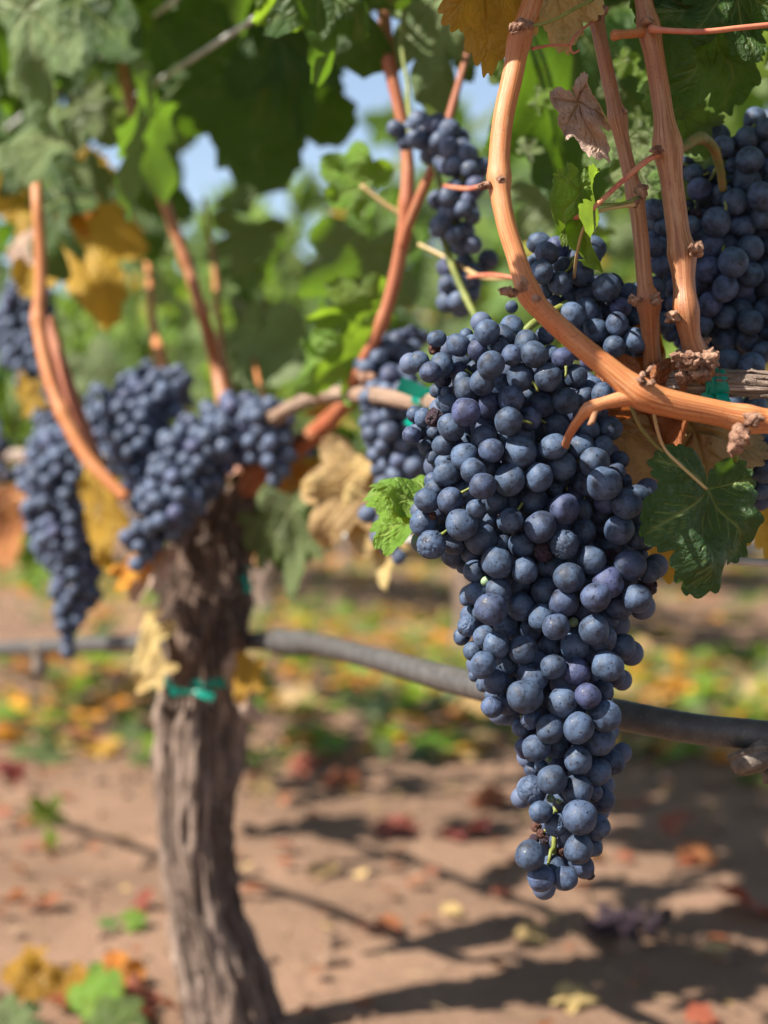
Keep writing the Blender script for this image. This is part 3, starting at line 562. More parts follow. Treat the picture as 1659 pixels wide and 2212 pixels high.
# ------------------------------------------------------------------ blurred bunches further along the row
FARB = [
 ('blurred grape bunch behind the left flank of the sharp bunch, under the pale cordon', [(880, 740, 1.22, 55), (830, 800, 1.2, 75), (860, 900, 1.18, 95), (870, 1000, 1.18, 85), (860, 1085, 1.18, 45)], 170, .0074),
 ('grape bunch high between the red cane and the curved orange cane', [(870, 285, 1.12, 45), (940, 300, 1.1, 62), (1000, 370, 1.08, 62), (980, 470, 1.08, 68), (1010, 520, 1.08, 45)], 95, .0072),
 ('small dark grape bunch under the crossing thin stem, left of the upper orange cane', [(1055, 560, 1.1, 28), (990, 600, 1.1, 62), (1000, 665, 1.1, 45)], 26, .0072),
 ('grape bunch over the trunk head, its berries leaning to the left of the trunk', [(370, 840, 1.5, 60), (310, 880, 1.48, 92), (290, 960, 1.46, 75), (320, 1040, 1.46, 60)], 140, .0080),
 ('long grape bunch slanting down across the trunk head', [(590, 930, 1.44, 55), (500, 930, 1.42, 90), (420, 990, 1.42, 95), (370, 1080, 1.40, 85), (310, 1170, 1.40, 55), (300, 1225, 1.40, 28)], 270, .0080),
 ('long tapering grape bunch hanging left of the trunk down to the grey hose', [(130, 960, 1.62, 60), (120, 1030, 1.6, 88), (140, 1130, 1.6, 95), (165, 1240, 1.6, 68), (150, 1330, 1.6, 45), (150, 1400, 1.6, 26)], 250, .0080),
 ('grape bunch behind the two joined canes at the left edge', [(60, 650, 1.8, 70), (50, 740, 1.8, 75), (95, 830, 1.78, 65), (120, 920, 1.75, 60)], 160, .0080),
 ('dark grape bunch cut by the left edge of the frame', [(-20, 930, 1.95, 45), (-5, 1010, 1.95, 50), (-10, 1110, 1.95, 40)], 50, .0072),
 ('few grapes beside the bright green leaf, left of the sharp bunch', [(800, 1110, 1.15, 30), (835, 1165, 1.15, 42), (860, 1200, 1.15, 25)], 16, .0072),
 ('short dense grape bunch over the right side of the trunk head under the pale cordon', [(610, 880, 1.41, 40), (570, 925, 1.40, 70), (590, 985, 1.40, 58), (600, 1025, 1.40, 35)], 80, .0080),
 ('grape bunch behind the bending orange cane, between the two left bunches', [(215, 860, 1.62, 45), (225, 930, 1.6, 55), (235, 1000, 1.58, 45)], 60, .0080),
 ('dark grape bunch behind the small orange leaf right of the trunk head', [(650, 985, 1.5, 35), (660, 1040, 1.5, 38), (650, 1080, 1.5, 25)], 26, .0072),
 ('short grape bunch behind the crossing canes above the left bunches', [(330, 820, 1.75, 50), (380, 850, 1.75, 50)], 26, .0072)]
for lab, ax, n, r in FARB:
    b = empty('grape_bunch', P(ax[0][0], ax[0][1] - 15, ax[0][2]), lab, 'grape bunch')
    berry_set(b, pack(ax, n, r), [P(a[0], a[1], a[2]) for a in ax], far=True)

# ------------------------------------------------------------------ vines of the near row
def bud(parent, at, d, s, mat='bud', seed=0):
    """a ragged node scar with a scaly bud"""
    mb = MB(); rr = random.Random(seed)
    for k in range(5):
        dv = (Vector(d) + Vector((rr.gauss(0, .45), rr.gauss(0, .45), rr.gauss(0, .45)))).normalized()
        l = s * rr.uniform(.6, 1.3); c = at + Vector((rr.gauss(0, .25), rr.gauss(0, .25), rr.gauss(0, .25))) * s
        tube(mb, [(c - dv * s * .5, s * .42), (c + dv * l * .3, s * .45), (c + dv * l * .8, s * .22), (c + dv * l, s * .04)], sides=8, step=s * .12, ridge=0.8, seed=seed + k, freq=900, rough=0.5)
    org = parent.location; mb.v = [(a[0] - org.x, a[1] - org.y, a[2] - org.z) for a in mb.v]
    return mb.build('bud', parent, M[mat])
def cane(parent, pts, nodes=(), mat='cane', name='cane', sides=28, step=0.0025, amp=0.22, ridge=0.02, label=None, rough=0.0, freq=60):
    mb = MB(); tube(mb, pxt(pts), sides=sides, step=step, nodes=nodes, amp=amp, ridge=ridge, seed=random.random() * 50, rough=rough, freq=freq)
    org = parent.location; mb.v = [(a[0] - org.x, a[1] - org.y, a[2] - org.z) for a in mb.v]
    o = mb.build(name, parent, M[mat])
    if label: o['label'] = label
    return o
VR = row(1.02); VR.z = 0
vineR = empty('grapevine', VR, 'near grapevine with sharp orange canes rising over a grey shaggy cordon at the right', 'grapevine', 'grapevines of the near row')
# cordon runs off to the right to its own trunk
mb = MB(); cpts = pxt([(1440, 826, .845, 40), (1475, 824, .84, 50), (1560, 828, .835, 52), (1659, 832, .83, 53), (1800, 845, .82, 56)]) + [(row(.80, 0, .585), .0085), (row(1.0, 0, .56), .014)]
tube(mb, cpts, sides=56, step=0.002, ridge=0.16, seed=4, freq=70, rough=0.06)
mb.v = [tuple(Vector(a) - VR) for a in mb.v]; mb.build('cordon', vineR, M['cordon'])
mb = MB(); tube(mb, [(row(1.02, 0, -.04), .05), (row(1.02, .01, .1), .036), (row(1.0, 0, .3), .03), (row(1.03, -.01, .48), .032), (row(1.0, 0, .58), .022)], sides=40, step=.01, ridge=.22, seed=9, freq=14)
mb.v = [tuple(Vector(a) - VR) for a in mb.v]; mb.build('trunk', vineR, M['trunk'])
# the big curved cane
cane(vineR, [(1180, -130, .80, 42), (1150, 0, .79, 44), (1122, 88, .785, 47), (1108, 160, .78, 46), (1085, 270, .775, 45), (1078, 385, .77, 47), (1090, 470, .765, 42), (1112, 545, .762, 42), (1142, 632, .758, 47), (1175, 675, .756, 47), (1240, 735, .753, 47), (1310, 792, .75, 50), (1385, 850, .75, 60), (1450, 872, .752, 60), (1530, 888, .755, 56), (1610, 905, .757, 56), (1680, 912, .757, 54), (1850, 930, .74, 54), (2100, 960, .72, 54)], nodes=(2, 5, 8, 12, 15), sides=40, step=.0018, amp=.17, label='thick sharp orange cane curving from the top to the right edge')
cane(vineR, [(1385, 856, .750, 44), (1345, 862, .749, 34), (1300, 872, .748, 27), (1272, 884, .748, 27), (1250, 908, .755, 21), (1232, 935, .77, 19), (1220, 965, .80, 17)], nodes=(3,), name='peduncle', amp=.25, mat='cane', label='short orange side stem that carries the large bunch')
cane(vineR, [(1290, 880, .748, 16), (1283, 897, .745, 13), (1279, 910, .743, 14), (1270, 918, .742, 4)], name='tendril_stub', sides=12, amp=.2, mat='cane_brown')
# second and third canes
cane(vineR, [(1262, -90, .85, 30), (1280, 0, .845, 31), (1286, 30, .845, 34), (1302, 110, .84, 31), (1322, 205, .835, 32), (1334, 255, .83, 37), (1350, 330, .83, 31), (1372, 425, .825, 35), (1384, 510, .822, 34), (1393, 610, .82, 34), (1401, 652, .82, 46), (1406, 740, .835, 38), (1412, 800, .85, 42), (1420, 850, .87, 40)], nodes=(2, 5, 7, 10), mat='cane_brown', amp=.2, label='slender brown cane in the middle of the three upright canes')
cane(vineR, [(1375, -90, .84, 38), (1390, 0, .835, 38), (1402, 62, .83, 47), (1418, 150, .828, 43), (1432, 240, .825, 44), (1442, 318, .823, 60), (1452, 400, .822, 50), (1466, 510, .82, 50), (1473, 545, .82, 57), (1478, 620, .818, 48), (1482, 672, .816, 52), (1492, 730, .82, 46), (1508, 775, .825, 60), (1522, 812, .835, 50)], nodes=(2, 5, 8, 10), mat='cane_brown', amp=.14, label='stout brown upright cane rising from the grey cordon')
cane(vineR, [(1444, 322, .823, 30), (1475, 318, .828, 24), (1512, 298, .84, 24), (1540, 318, .86, 22), (1555, 360, .87, 18), (1562, 410, .88, 18)], name='peduncle', nodes=(2,), mat='stem_dk', sides=16)
cane(vineR, [(1404, 64, .83, 30), (1370, 72, .822, 20), (1345, 74, .815, 20), (1326, 76, .81, 21), (1320, 76, .81, 8)], name='stub', mat='cane', nodes=(3,), sides=16)
# petioles and tendrils
for l, mt, wn in [([(1432, 332, .822, 14), (1400, 345, .81, 13), (1340, 395, .80, 11), (1280, 450, .79, 11), (1242, 472, .80, 11), (1215, 490, .83, 8)], 'petiole', 'petiole'),
                  ([(1375, 440, .81, 14), (1330, 448, .80, 8), (1290, 458, .80, 9), (1262, 490, .80, 8), (1247, 545, .81, 7), (1240, 600, .84, 7)], 'petiole_tan', 'petiole'),
                  ([(1380, 428, .81, 12), (1340, 440, .80, 6), (1275, 442, .79, 5), (1250, 445, .79, 4)], 'stem', 'tendril'),
                  ([(1405, 62, .82, 20), (1440, 66, .815, 13), (1520, 68, .81, 12), (1600, 60, .81, 12), (1680, 52, .81, 12)], 'petiole', 'petiole'),
                  ([(1360, 870, .77, 9), (1385, 925, .77, 9), (1420, 965, .775, 8), (1435, 975, .775, 7)], 'stem_dk', 'petiole'),
                  ([(1412, 890, .77, 8), (1420, 930, .772, 8), (1436, 970, .775, 7), (1470, 1005, .772, 7), (1526, 1056, .778, 7)], 'petiole_tan', 'petiole'),
                  ([(1600, 900, .77, 16), (1590, 935, .78, 14), (1588, 990, .80, 13), (1590, 1030, .85, 12)], 'stem', 'peduncle'),
                  ([(1225, 655, .84, 16), (1150, 700, .82, 18), (1135, 720, .82, 17), (1125, 760, .83, 17), (1120, 800, .84, 15)], 'stem', 'peduncle'),
                  ([(1420, 790, .85, 14), (1450, 800, .85, 16), (1490, 806, .86, 18)], 'stem_dk', 'stub'),
                  ([(1110, 60, .785, 12), (1180, 50, .78, 7), (1240, 20, .78, 8), (1280, 0, .79, 8)], 'stem', 'tendril'),
                  ([(1290, 40, .84, 7), (1262, 60, .82, 6), (1240, 80, .80, 6), (1232, 100, .80, 5), (1238, 115, .80, 5), (1252, 108, .80, 4)], 'petiole', 'tendril'),
                  ([(1150, 105, .79, 8), (1190, 98, .80, 6), (1230, 97, .80, 4)], 'petiole', 'tendril')]:
    cane(vineR, l, name=wn, mat=mt, sides=10, step=.003, ridge=0)
k = 0
for x, y, D, dx, dy, dz, s in [(1130, 55, .765, -1, 0, .5, .0055), (1112, 62, .765, 1, -.5, .4, .005), (1048, 398, .765, -1, -.3, .1, .0042), (1083, 388, .755, .8, -.5, 0, .003), (1105, 630, .745, -1, -.3, 0, .0055), (1128, 618, .742, -.2, -1, .6, .005), (1160, 650, .74, .4, -1, .3, .0035), (1385, 822, .742, -.2, -.2, 1, .0038), (1402, 825, .742, .8, -.2, .6, .0035), (1415, 802, .84, .6, -.3, .6, .006), (1350, 240, .81, -.4, -1, 0, .003), (1385, 415, .81, .6, -.5, .5, .006), (1372, 438, .808, -.7, -.5, -.2, .004), (1372, 650, .81, -1, -.4, 0, .0045), (1418, 650, .81, 1, -.4, .1, .0045), (1420, 325, .808, -1, -.3, .3, .004), (1500, 535, .808, 1, -.4, .2, .006), (1452, 680, .81, -1, -.5, 0, .0055), (1490, 765, .825, .4, -.8, .3, .008), (1510, 745, .825, 1, -.4, .5, .006), (1490, 790, .835, -.3, -.8, -.4, .008), (1515, 800, .84, .8, -.8, 0, .008), (1600, 935, .735, -.2, -.6, -1, .008), (1475, 775, .815, -.8, -.8, .2, .008), (1495, 780, .81, .2, -1, .2, .008), (1520, 780, .815, .9, -.6, .3, .009), (1480, 800, .82, -.6, -.9, -.2, .008), (1505, 808, .815, .3, -1, -.2, .008), (1530, 770, .82, 1, -.3, .6, .007), (1590, 960, .735, -.6, -.5, -.8, .0055), (1628, 905, .735, .3, -.8, .2, .006), (1290, 22, .83, .4, -.6, .6, .006), (1395, 45, .82, .6, -.7, .2, .004)]:
    k += 1; bud(vineR, P(x, y, D), (dx, dy, dz), s * .8, seed=k)

# left vine with the visible trunk
TR = P(478, 2170, 1.5); TR.z = 0
vineL = empty('grapevine', TR, 'gnarled old grapevine with thick twisted trunk left of centre', 'grapevine', 'grapevines of the near row')
def trunk_mesh(mb, ring, sides=96, seed=2, flute=.34, lump=.17, step=.005):
    pp = catmull(ring, step); n = len(pp); v = []; f = []; uv = []; Ls = 0
    for i, (c, r) in enumerate(pp):
        if i: Ls += (c - pp[i - 1][0]).length
        for k in range(sides):
            a = 2 * math.pi * k / sides; tw = a + Ls * 1.2
            s1 = mn.noise(Vector((math.cos(tw) * 1.7, math.sin(tw) * 1.7, Ls * 4 + seed))); s2 = mn.noise(Vector((math.cos(tw) * 4.5, math.sin(tw) * 4.5, Ls * 10 + seed)))
            s3 = mn.noise(Vector((math.cos(a) * 7, math.sin(a) * 7, Ls * 42))); s4 = mn.noise(Vector((math.cos(tw) * 11, math.sin(tw) * 11, Ls * 16)))
            rr = r * (1 + flute * 1.3 * s1 + flute * 1.1 * (0.5 - abs(s2)) + lump * s3 + flute * .5 * s4)
            v.append(c + Vector((math.cos(a) * rr, math.sin(a) * rr, 0)) if abs((pp[min(i+1,n-1)][0]-pp[max(i-1,0)][0]).normalized().z) > .5 else c + Vector((math.cos(a) * rr * .5, math.sin(a) * rr * .5, math.sin(a + 1) * rr))); uv.append((k / sides, Ls))
    for i in range(n - 1):
        for k in range(sides):
            k2 = (k + 1) % sides; f.append((i * sides + k, i * sides + k2, (i + 1) * sides + k2, (i + 1) * sides + k))
    f.append(tuple(range((n - 1) * sides, n * sides))); mb.add(v, f, uv)
def px(x, y, D, w_): return (P(x, y, D), w_ / 2 / FPX * D)
mb = MB(); trunk_mesh(mb, [px(510, 2290, 1.5, 200), px(495, 2190, 1.5, 158), px(478, 2100, 1.5, 142), px(448, 1990, 1.5, 126), px(430, 1880, 1.5, 124), px(422, 1780, 1.5, 132), px(425, 1650, 1.5, 160), px(432, 1540, 1.5, 160), px(436, 1478, 1.5, 150)])
mb.v = [tuple(Vector(a) - TR) for a in mb.v]; mb.build('trunk', vineL, M['trunk'])
mb = MB(); trunk_mesh(mb, [px(436, 1482, 1.5, 150), px(438, 1440, 1.5, 158), px(444, 1340, 1.5, 172), px(448, 1230, 1.5, 158), px(460, 1130, 1.5, 145), px(478, 1060, 1.5, 140), px(500, 1000, 1.5, 120), px(520, 950, 1.5, 80)], seed=8, lump=.2, flute=.2)
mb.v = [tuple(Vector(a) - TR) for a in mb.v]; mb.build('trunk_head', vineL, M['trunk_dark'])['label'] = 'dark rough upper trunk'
def bark_strips(parent, pts, n, seed, lmin, lmax, w0, mat, lift=.004, vertical=True, name='bark_strip'):
    rr = random.Random(seed); pp = catmull(pts, .003); org = parent.location
    for k in range(n):
        L = rr.uniform(lmin, lmax); m_ = max(4, int(L / .003)); i0 = rr.randrange(0, max(1, len(pp) - m_ - 1)); a = rr.uniform(0, 6.28); wv = w0 * rr.uniform(.5, 1.3); v = []; f = []; tw = rr.uniform(-2, 2)
        idx = list(range(i0, min(i0 + m_, len(pp) - 1), max(1, m_ // 9)))
        for j, i in enumerate(idx):
            c, r = pp[i]; T = (pp[i + 1][0] - c).normalized(); ref = Vector((1, 0, 0)) if abs(T.x) < .7 else Vector((0, 0, 1))
            nx = (ref - T * ref.dot(T)).normalized(); ny = T.cross(nx); t = j / max(1, len(idx) - 1); aa = a + tw * t * .15
            up = lift * (.4 + 1.6 * abs(t - .5) ** 2 * 4 * rr.uniform(.5, 1)); ww = wv * (math.sin(math.pi * (.12 + .76 * t)) ** .6) * rr.uniform(.7, 1.15)
            for s_, th in ((-1, .001), (0, .0022), (1, .001), (1, -.001), (-1, -.001)):
                da = aa + s_ * ww / 2 / r; v.append(c + (nx * math.cos(da) + ny * math.sin(da)) * (r + up + th * (w0 / .008)) - org)
        for j in range(len(idx) - 1):
            for q in range(5): b = j * 5; f.append((b + q, b + (q + 1) % 5, b + 5 + (q + 1) % 5, b + 5 + q))
        e = (len(idx) - 1) * 5; f += [(4, 3, 2, 1, 0), (e, e + 1, e + 2, e + 3, e + 4)]
        link(name, mesh(name, v, f, False, [(q * .07 % 1, q * .004) for q in range(len(v))]), parent, mat)
TRUNK_LINE = [px(495, 2190, 1.5, 152), px(478, 2100, 1.5, 138), px(448, 1990, 1.5, 122), px(430, 1880, 1.5, 120), px(422, 1780, 1.5, 128), px(425, 1650, 1.5, 150), px(432, 1540, 1.5, 155), px(436, 1490, 1.5, 145)]
bark_strips(vineL, TRUNK_LINE, 70, 5, .04, .14, .010, M['trunk'], .005)
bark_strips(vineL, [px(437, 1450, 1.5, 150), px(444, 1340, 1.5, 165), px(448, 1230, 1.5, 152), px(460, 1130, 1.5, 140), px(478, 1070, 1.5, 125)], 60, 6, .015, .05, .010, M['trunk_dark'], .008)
bark_strips(vineR, pxt([(1450, 825, .845, 44), (1475, 824, .84, 48), (1560, 828, .835, 50), (1659, 832, .83, 51), (1780, 845, .82, 54)]), 46, 7, .012, .045, .0028, M['cordon'], .0008)
# arms
cane(vineL, [(470, 1080, 1.5, 100), (520, 1040, 1.49, 85), (580, 1000, 1.47, 62), (640, 965, 1.44, 48), (700, 920, 1.40, 40), (755, 865, 1.36, 34)], name='arm', mat='cane_red', ridge=.16, rough=.1, sides=36, label='reddish arm rising to the right of the trunk head')
cane(vineL, [(560, 930, 1.42, 44), (620, 885, 1.36, 30), (690, 855, 1.28, 32), (780, 852, 1.2, 36), (860, 862, 1.12, 37), (940, 868, 1.05, 36), (1040, 850, .98, 38), (1200, 845, .93, 40), (1300, 842, .91, 40)], name='cordon', mat='cordon_pale', ridge=.16, sides=36, step=.003, rough=.08, label='pale grey cordon running right from the trunk head')
cane(vineL, [(460, 1100, 1.5, 80), (390, 1040, 1.55, 55), (300, 980, 1.62, 40), (200, 975, 1.72, 36), (90, 985, 1.86, 32), (-60, 985, 2.05, 28)], name='cordon', mat='cordon', ridge=.12, sides=28, step=.005)
bud(vineL, P(790, 820, 1.18), (-.2, -.3, 1), .009, seed=77); bud(vineL, P(690, 850, 1.27), (0, 0, 1), .008, seed=78)
for l, mt, nd, lab in [
    ([(262, 118, 1.44, 10), (268, 160, 1.44, 26), (285, 230, 1.44, 27), (310, 320, 1.44, 27), (352, 430, 1.44, 26), (400, 560, 1.44, 26), (435, 670, 1.44, 26), (465, 780, 1.5, 28), (490, 890, 1.48, 36), (520, 960, 1.48, 40)], 'cane_brown', (3, 5, 6), 'upright brown cane over the trunk head'),
    ([(60, 230, 1.5, 16), (75, 340, 1.45, 20), (80, 430, 1.42, 24), (86, 520, 1.42, 25), (88, 620, 1.42, 26), (84, 690, 1.42, 30), (100, 790, 1.41, 30), (135, 890, 1.4, 31), (190, 990, 1.39, 31), (272, 1076, 1.38, 26)], 'cane', (5, 7), 'orange cane bending down at the left'),
    ([(104, 690, 1.45, 24), (128, 770, 1.44, 28), (160, 870, 1.43, 30), (195, 960, 1.42, 30), (215, 1010, 1.40, 30)], 'cane_red', (), 'orange-red cane alongside the bending one'),
    ([(818, -60, 1.16, 26), (828, 20, 1.16, 28), (842, 140, 1.16, 28), (866, 250, 1.16, 27), (880, 340, 1.16, 27), (878, 440, 1.16, 30), (862, 560, 1.17, 30), (828, 690, 1.18, 28), (775, 800, 1.2, 28), (748, 860, 1.24, 30)], 'cane_red', (2, 5, 7), 'dark red cane rising right of the sky gap'),
    ([(1025, 60, 1.13, 12), (1000, 150, 1.13, 15), (960, 290, 1.13, 20), (935, 360, 1.13, 22), (905, 430, 1.14, 22), (885, 480, 1.15, 22), (872, 530, 1.165, 24)], 'cane_red', (2,), 'thinner red cane crossing towards the dark red one'),
    ([(880, -20, 1.14, 14), (868, 90, 1.14, 10), (880, 180, 1.13, 9), (888, 260, 1.12, 13), (925, 330, 1.11, 14), (948, 390, 1.1, 15), (955, 500, 1.09, 15), (975, 570, 1.08, 15), (1005, 640, 1.07, 14), (1035, 700, 1.05, 13)], 'stem', (4, 6, 8), 'green unripened shoot'),
    ([(905, 528, 1.12, 9), (980, 565, 1.1, 9), (1040, 598, 1.05, 10), (1110, 600, 1.0, 9)], 'petiole_tan', (), None),
    ([(960, 402, 1.05, 8), (1010, 408, 1.0, 10), (1045, 400, .9, 9)], 'petiole', (), None),
    ([(1012, 598, 1.05, 8), (1060, 594, 1.0, 10), (1110, 600, .9, 10)], 'petiole', (), None),
    ([(780, 400, 1.17, 9), (830, 440, 1.17, 10), (870, 465, 1.17, 12)], 'petiole_tan', (), None),
    ([(440, 430, 1.75, 8), (458, 540, 1.68, 11), (468, 640, 1.6, 14), (480, 760, 1.58, 16), (500, 850, 1.55, 18)], 'cane_brown', (), None),
    ([(310, 480, 1.8, 10), (322, 600, 1.72, 14), (330, 700, 1.65, 18), (350, 780, 1.6, 24), (372, 860, 1.56, 28)], 'cane', (), 'short orange cane behind the left bunches'),
    ([(530, 640, 1.7, 7), (545, 740, 1.6, 8), (560, 830, 1.5, 10), (585, 880, 1.47, 12), (600, 930, 1.45, 14)], 'cane', (), None)]:
    cane(vineL, l, nd, mt, sides=20, step=.004, label=lab)

# next vine of the row, further left
TL = row(-1.9)
vineF = empty('grapevine', TL, 'grapevine further down the row, hidden behind bunches at the left edge', 'grapevine', 'grapevines of the near row')
mb = MB(); trunk_mesh(mb, [(row(-1.9, 0, -.05), .07), (row(-1.9, 0, .05), .05), (row(-1.92, 0, .3), .04), (row(-1.9, 0, .55), .035)], sides=40, step=.012)
mb.v = [tuple(Vector(a) - TL) for a in mb.v]; mb.build('trunk', vineF, M['trunk'])
mb = MB(); tube(mb, [(row(-3.0, 0, .56), .012), (row(-2.4, 0, .58), .013), (row(-1.9, 0, .56), .02), (row(-1.4, 0, .57), .013), (row(-1.0, .02, .57), .01)], sides=20, step=.01, ridge=.15)
mb.v = [tuple(Vector(a) - TL) for a in mb.v]; mb.build('cordon', vineF, M['cordon'])
# ------------------------------------------------------------------ ties, hose, wires
def band(name, c, axis, r, wd, label, turns=3, knot=True, tails=((0.3, -0.5, -1), (-0.6, -0.4, -0.9))):
    axis = axis.normalized(); a = (Vector((0, 0, 1)) - axis * axis.z) if abs(axis.z) < .8 else Vector((1, 0, 0)); a.normalize(); b = axis.cross(a); v = []; f = []
    n = 40 * turns
    for i in range(n + 1):
        t = i / 40 * 2 * math.pi; off = (i / n - .5) * wd * .8; rr = r * (1 + .03 * math.sin(i * 1.3) + .02 * (i / 40))
        d = a * math.cos(t) + b * math.sin(t)
        for s in (-.5, -.17, .17, .5):
            v.append(d * (rr + .0004 * math.sin(i * .9 + s * 9) + .0006 * math.cos(s * 7 + i * .2)) + axis * (off + s * wd * (.62 + .15 * math.sin(i * .35))))
    for i in range(n):
        for s in range(3): q = i * 4 + s; f.append((q, q + 1, q + 5, q + 4))
    for d0 in (tails if knot else ()):
        st = -b * r * 1.0 + Vector((0, -r * 1.05, 0)); d0 = Vector(d0).normalized(); sd_ = d0.cross(Vector((0.2, 1, .1))).normalized(); bb = len(v)
        for i in range(9):
            t = i / 8; c_ = st + d0 * t * wd * 2.2 + Vector((0, -math.sin(t * 3) * .002, 0)); wv = wd * (.2 + .55 * math.sin(min(1, t * 1.4) * 1.6))
            for s in (-.5, 0, .5): v.append(c_ + sd_ * s * wv + Vector((0, -.0012 * math.cos(s * 3 + t * 6), 0)))
        for i in range(8):
            for s in range(2): q = bb + i * 3 + s; f.append((q, q + 1, q + 4, q + 3))
    o = link(name, mesh(name, v, f), None, M['tie']); o.location = c; return meta(o, label, 'tie', 'green plastic ties')
band('plant_tie', P(1548, 828, .836), P(1600, 830, .835) - P(1500, 825, .838), 30 / FPX * .836, .011, 'green plastic tie knotted round the grey cordon at the right', tails=((-.75, -.3, -.9), (-.35, -.2, .5), (.05, -.5, -.75)))
band('plant_tie', P(918, 862, 1.07), P(940, 868, 1.05) - P(860, 862, 1.12), 22 / FPX * 1.07, .014, 'green plastic tie round the pale cordon beside the sharp bunch', tails=((-.6, -.5, -.7), (-.8, -.5, .3)))
band('plant_tie', P(438, 1470, 1.5), Vector((.05, 0, 1)), 84 / FPX * 1.5, .010, 'green plastic tie wrapped round the old trunk', turns=2, tails=((-.9, -.4, .05), (.9, -.3, -.2)))
band('plant_tie', P(528, 1235, 1.49), Vector((.6, 0, 1)), 10 / FPX * 1.5, .010, 'green tie strand hanging at the right side of the trunk', turns=1)
hose = empty('irrigation_hose', P(829, 1420, 1.2), 'grey dusty drip hose strung low along the vine row', 'hose')
H_ = [(-260, 1418, 2.3, 27), (0, 1402, 1.95, 29), (180, 1394, 1.72, 33), (330, 1388, 1.58, 36), (470, 1384, 1.59, 36), (600, 1386, 1.42, 42), (680, 1392, 1.33, 46), (800, 1420, 1.2, 50), (950, 1462, 1.08, 56), (1060, 1490, .985, 60), (1200, 1514, .92, 64), (1340, 1544, .885, 66), (1500, 1574, .868, 66), (1659, 1590, .855, 66), (1900, 1620, .86, 68), (2300, 1690, .80, 70)]
mb = MB(); tube(mb, pxt(H_), sides=32, step=.008); mb.v = [tuple(Vector(a) - hose.location) for a in mb.v]; mb.build('pipe', hose, M['pipe'])
for x0, x1, y0, y1, D0_, D1_, w_, nm in [(596, 662, 1386, 1390, 1.425, 1.355, 56, 'coupling'), (300, 345, 1389.5, 1387.5, 1.605, 1.57, 46, 'coupling')]:
    mb = MB(); tube(mb, pxt([(x0, y0, D0_, w_ * .9), (x0 + 6, y0, D0_ - .006, w_), ((x0 + x1) / 2, (y0 + y1) / 2, (D0_ + D1_) / 2, w_), (x1 - 6, y1, D1_ + .006, w_), (x1, y1, D1_, w_ * .9)]), sides=32, step=.004)
    mb.v = [tuple(Vector(a) - hose.location) for a in mb.v]; mb.build(nm, hose, M['pipe'])
# drip emitter under the hose at the right edge
mb = MB(); ec = P(1622, 1642, .848); axd = (P(1700, 1672, .86) - ec).normalized()
ad = Vector((.25, -.35, -.9)).normalized()
tube(mb, [(ec - ad * .006, .0085), (ec - ad * .0055, .0118), (ec - ad * .003, .0122), (ec - ad * .0028, .0112), (ec - ad * .0005, .0112), (ec, .0118), (ec + ad * .0045, .0108), (ec + ad * .0065, .0085), (ec + ad * .0068, .0072), (ec + ad * .0050, .0068)], sides=40, dens=False, ridge=.03)
tube(mb, [(P(1650, 1600, .85), .004), (ec, .006)], sides=16, step=.003); tube(mb, [(P(1655, 1660, .87), .003), (P(1662, 1690, .87), .0035)], sides=12, step=.003)
mb.v = [tuple(Vector(a) - hose.location) for a in mb.v]; mb.build('emitter', hose, M['emitter'])['label'] = 'round brown drip emitter under the hose'
mb = MB(); c = P(85, 1425, 1.83); tube(mb, [(c + Vector((0, 0, .02)), .009), (c, .008), (c - Vector((0, 0, .012)), .01), (c - Vector((0, 0, .02)), .006)], sides=14, step=.004)
mb.v = [tuple(Vector(a) - hose.location) for a in mb.v]; mb.build('emitter', hose, M['emitter'])
for z, lab, t1 in [(.945, 'upper galvanised trellis wire against the sky gap', 1.6), (.905, 'lower galvanised trellis wire just below the upper one', 1.6), (.472, 'low galvanised wire passing behind the dusty green leaf', 1.5)]:
    mb = MB(); off = -.10 if z == .945 else -.07 if z > .7 else .03
    tube(mb, [(row(-6, off, z), .0024), (row(-2, off, z - .006), .0024), (row(0, off, z), .0024), (row(t1, off, z), .0024)], sides=8, step=.2)
    o = mb.build('trellis_wire', None, M['steel'], origin=row(-.0, off, z)); meta(o, lab, 'wire', 'trellis wires')
#@@LEAVES
def LP(v, key, jx, jy, tx, ty, D, D2=None, wid=1.0, me=None, face=None, lab=None):
    return leaf_px(v, me or random.choice(HI), key, jx, jy, tx, ty, D, D2, wid, face, lab)
# the sharp leaves round the large bunch
LP(vineR, 'leaf_hero', 1528, 1058, 1514, 1284, .79, .78, .88, HI[0], (.5, -1, -.2), 'dusty dark green leaf right of the large bunch')
LP(vineR, 'leaf_lime', 940, 1085, 815, 1150, .86, .83, 1.0, HI[1], (-.5, -1, .5), 'bright green leaf at the left flank of the large bunch')
LP(vineR, 'leaf_lime', 900, 1090, 832, 1050, .87, .84, .8, HI[2], (-.3, -1, .9))
LP(vineR, 'leaf_tan', 1500, 930, 1350, 1110, .86, .85, 1.0, HI[1], (-.4, -1, .2), 'tan dying leaf behind the large bunch')
LP(vineR, 'leaf_yellow', 1480, 1010, 1425, 1250, .88, .87, .9, HI[2], (-.6, -1, .2), 'yellow leaf behind the dusty green leaf')
LP(vineR, 'leaf_brown', 1400, 840, 1380, 1030, .85, .86, .75, CURL2, (-.4, -1, 0), 'red-brown leaf under the orange cane')
LP(vineR, 'leaf_brown', 1370, 720, 1372, 880, .89, .88, .5, CURL2, (-.4, -1, 0))
LP(vineR, 'leaf_orange', 1400, 740, 1405, 850, .88, .88, .6, CURL2, (-.6, -1, .2))
LP(vineR, 'leaf_tan', 1500, 905, 1460, 965, .90, .90, 1.0, CURL2, (0, -1, .5))
LP(vineR, 'leaf_yellow', 1740, 1020, 1660, 1210, .93, .93, 1.0, HI[0], (-.6, -1, .4))
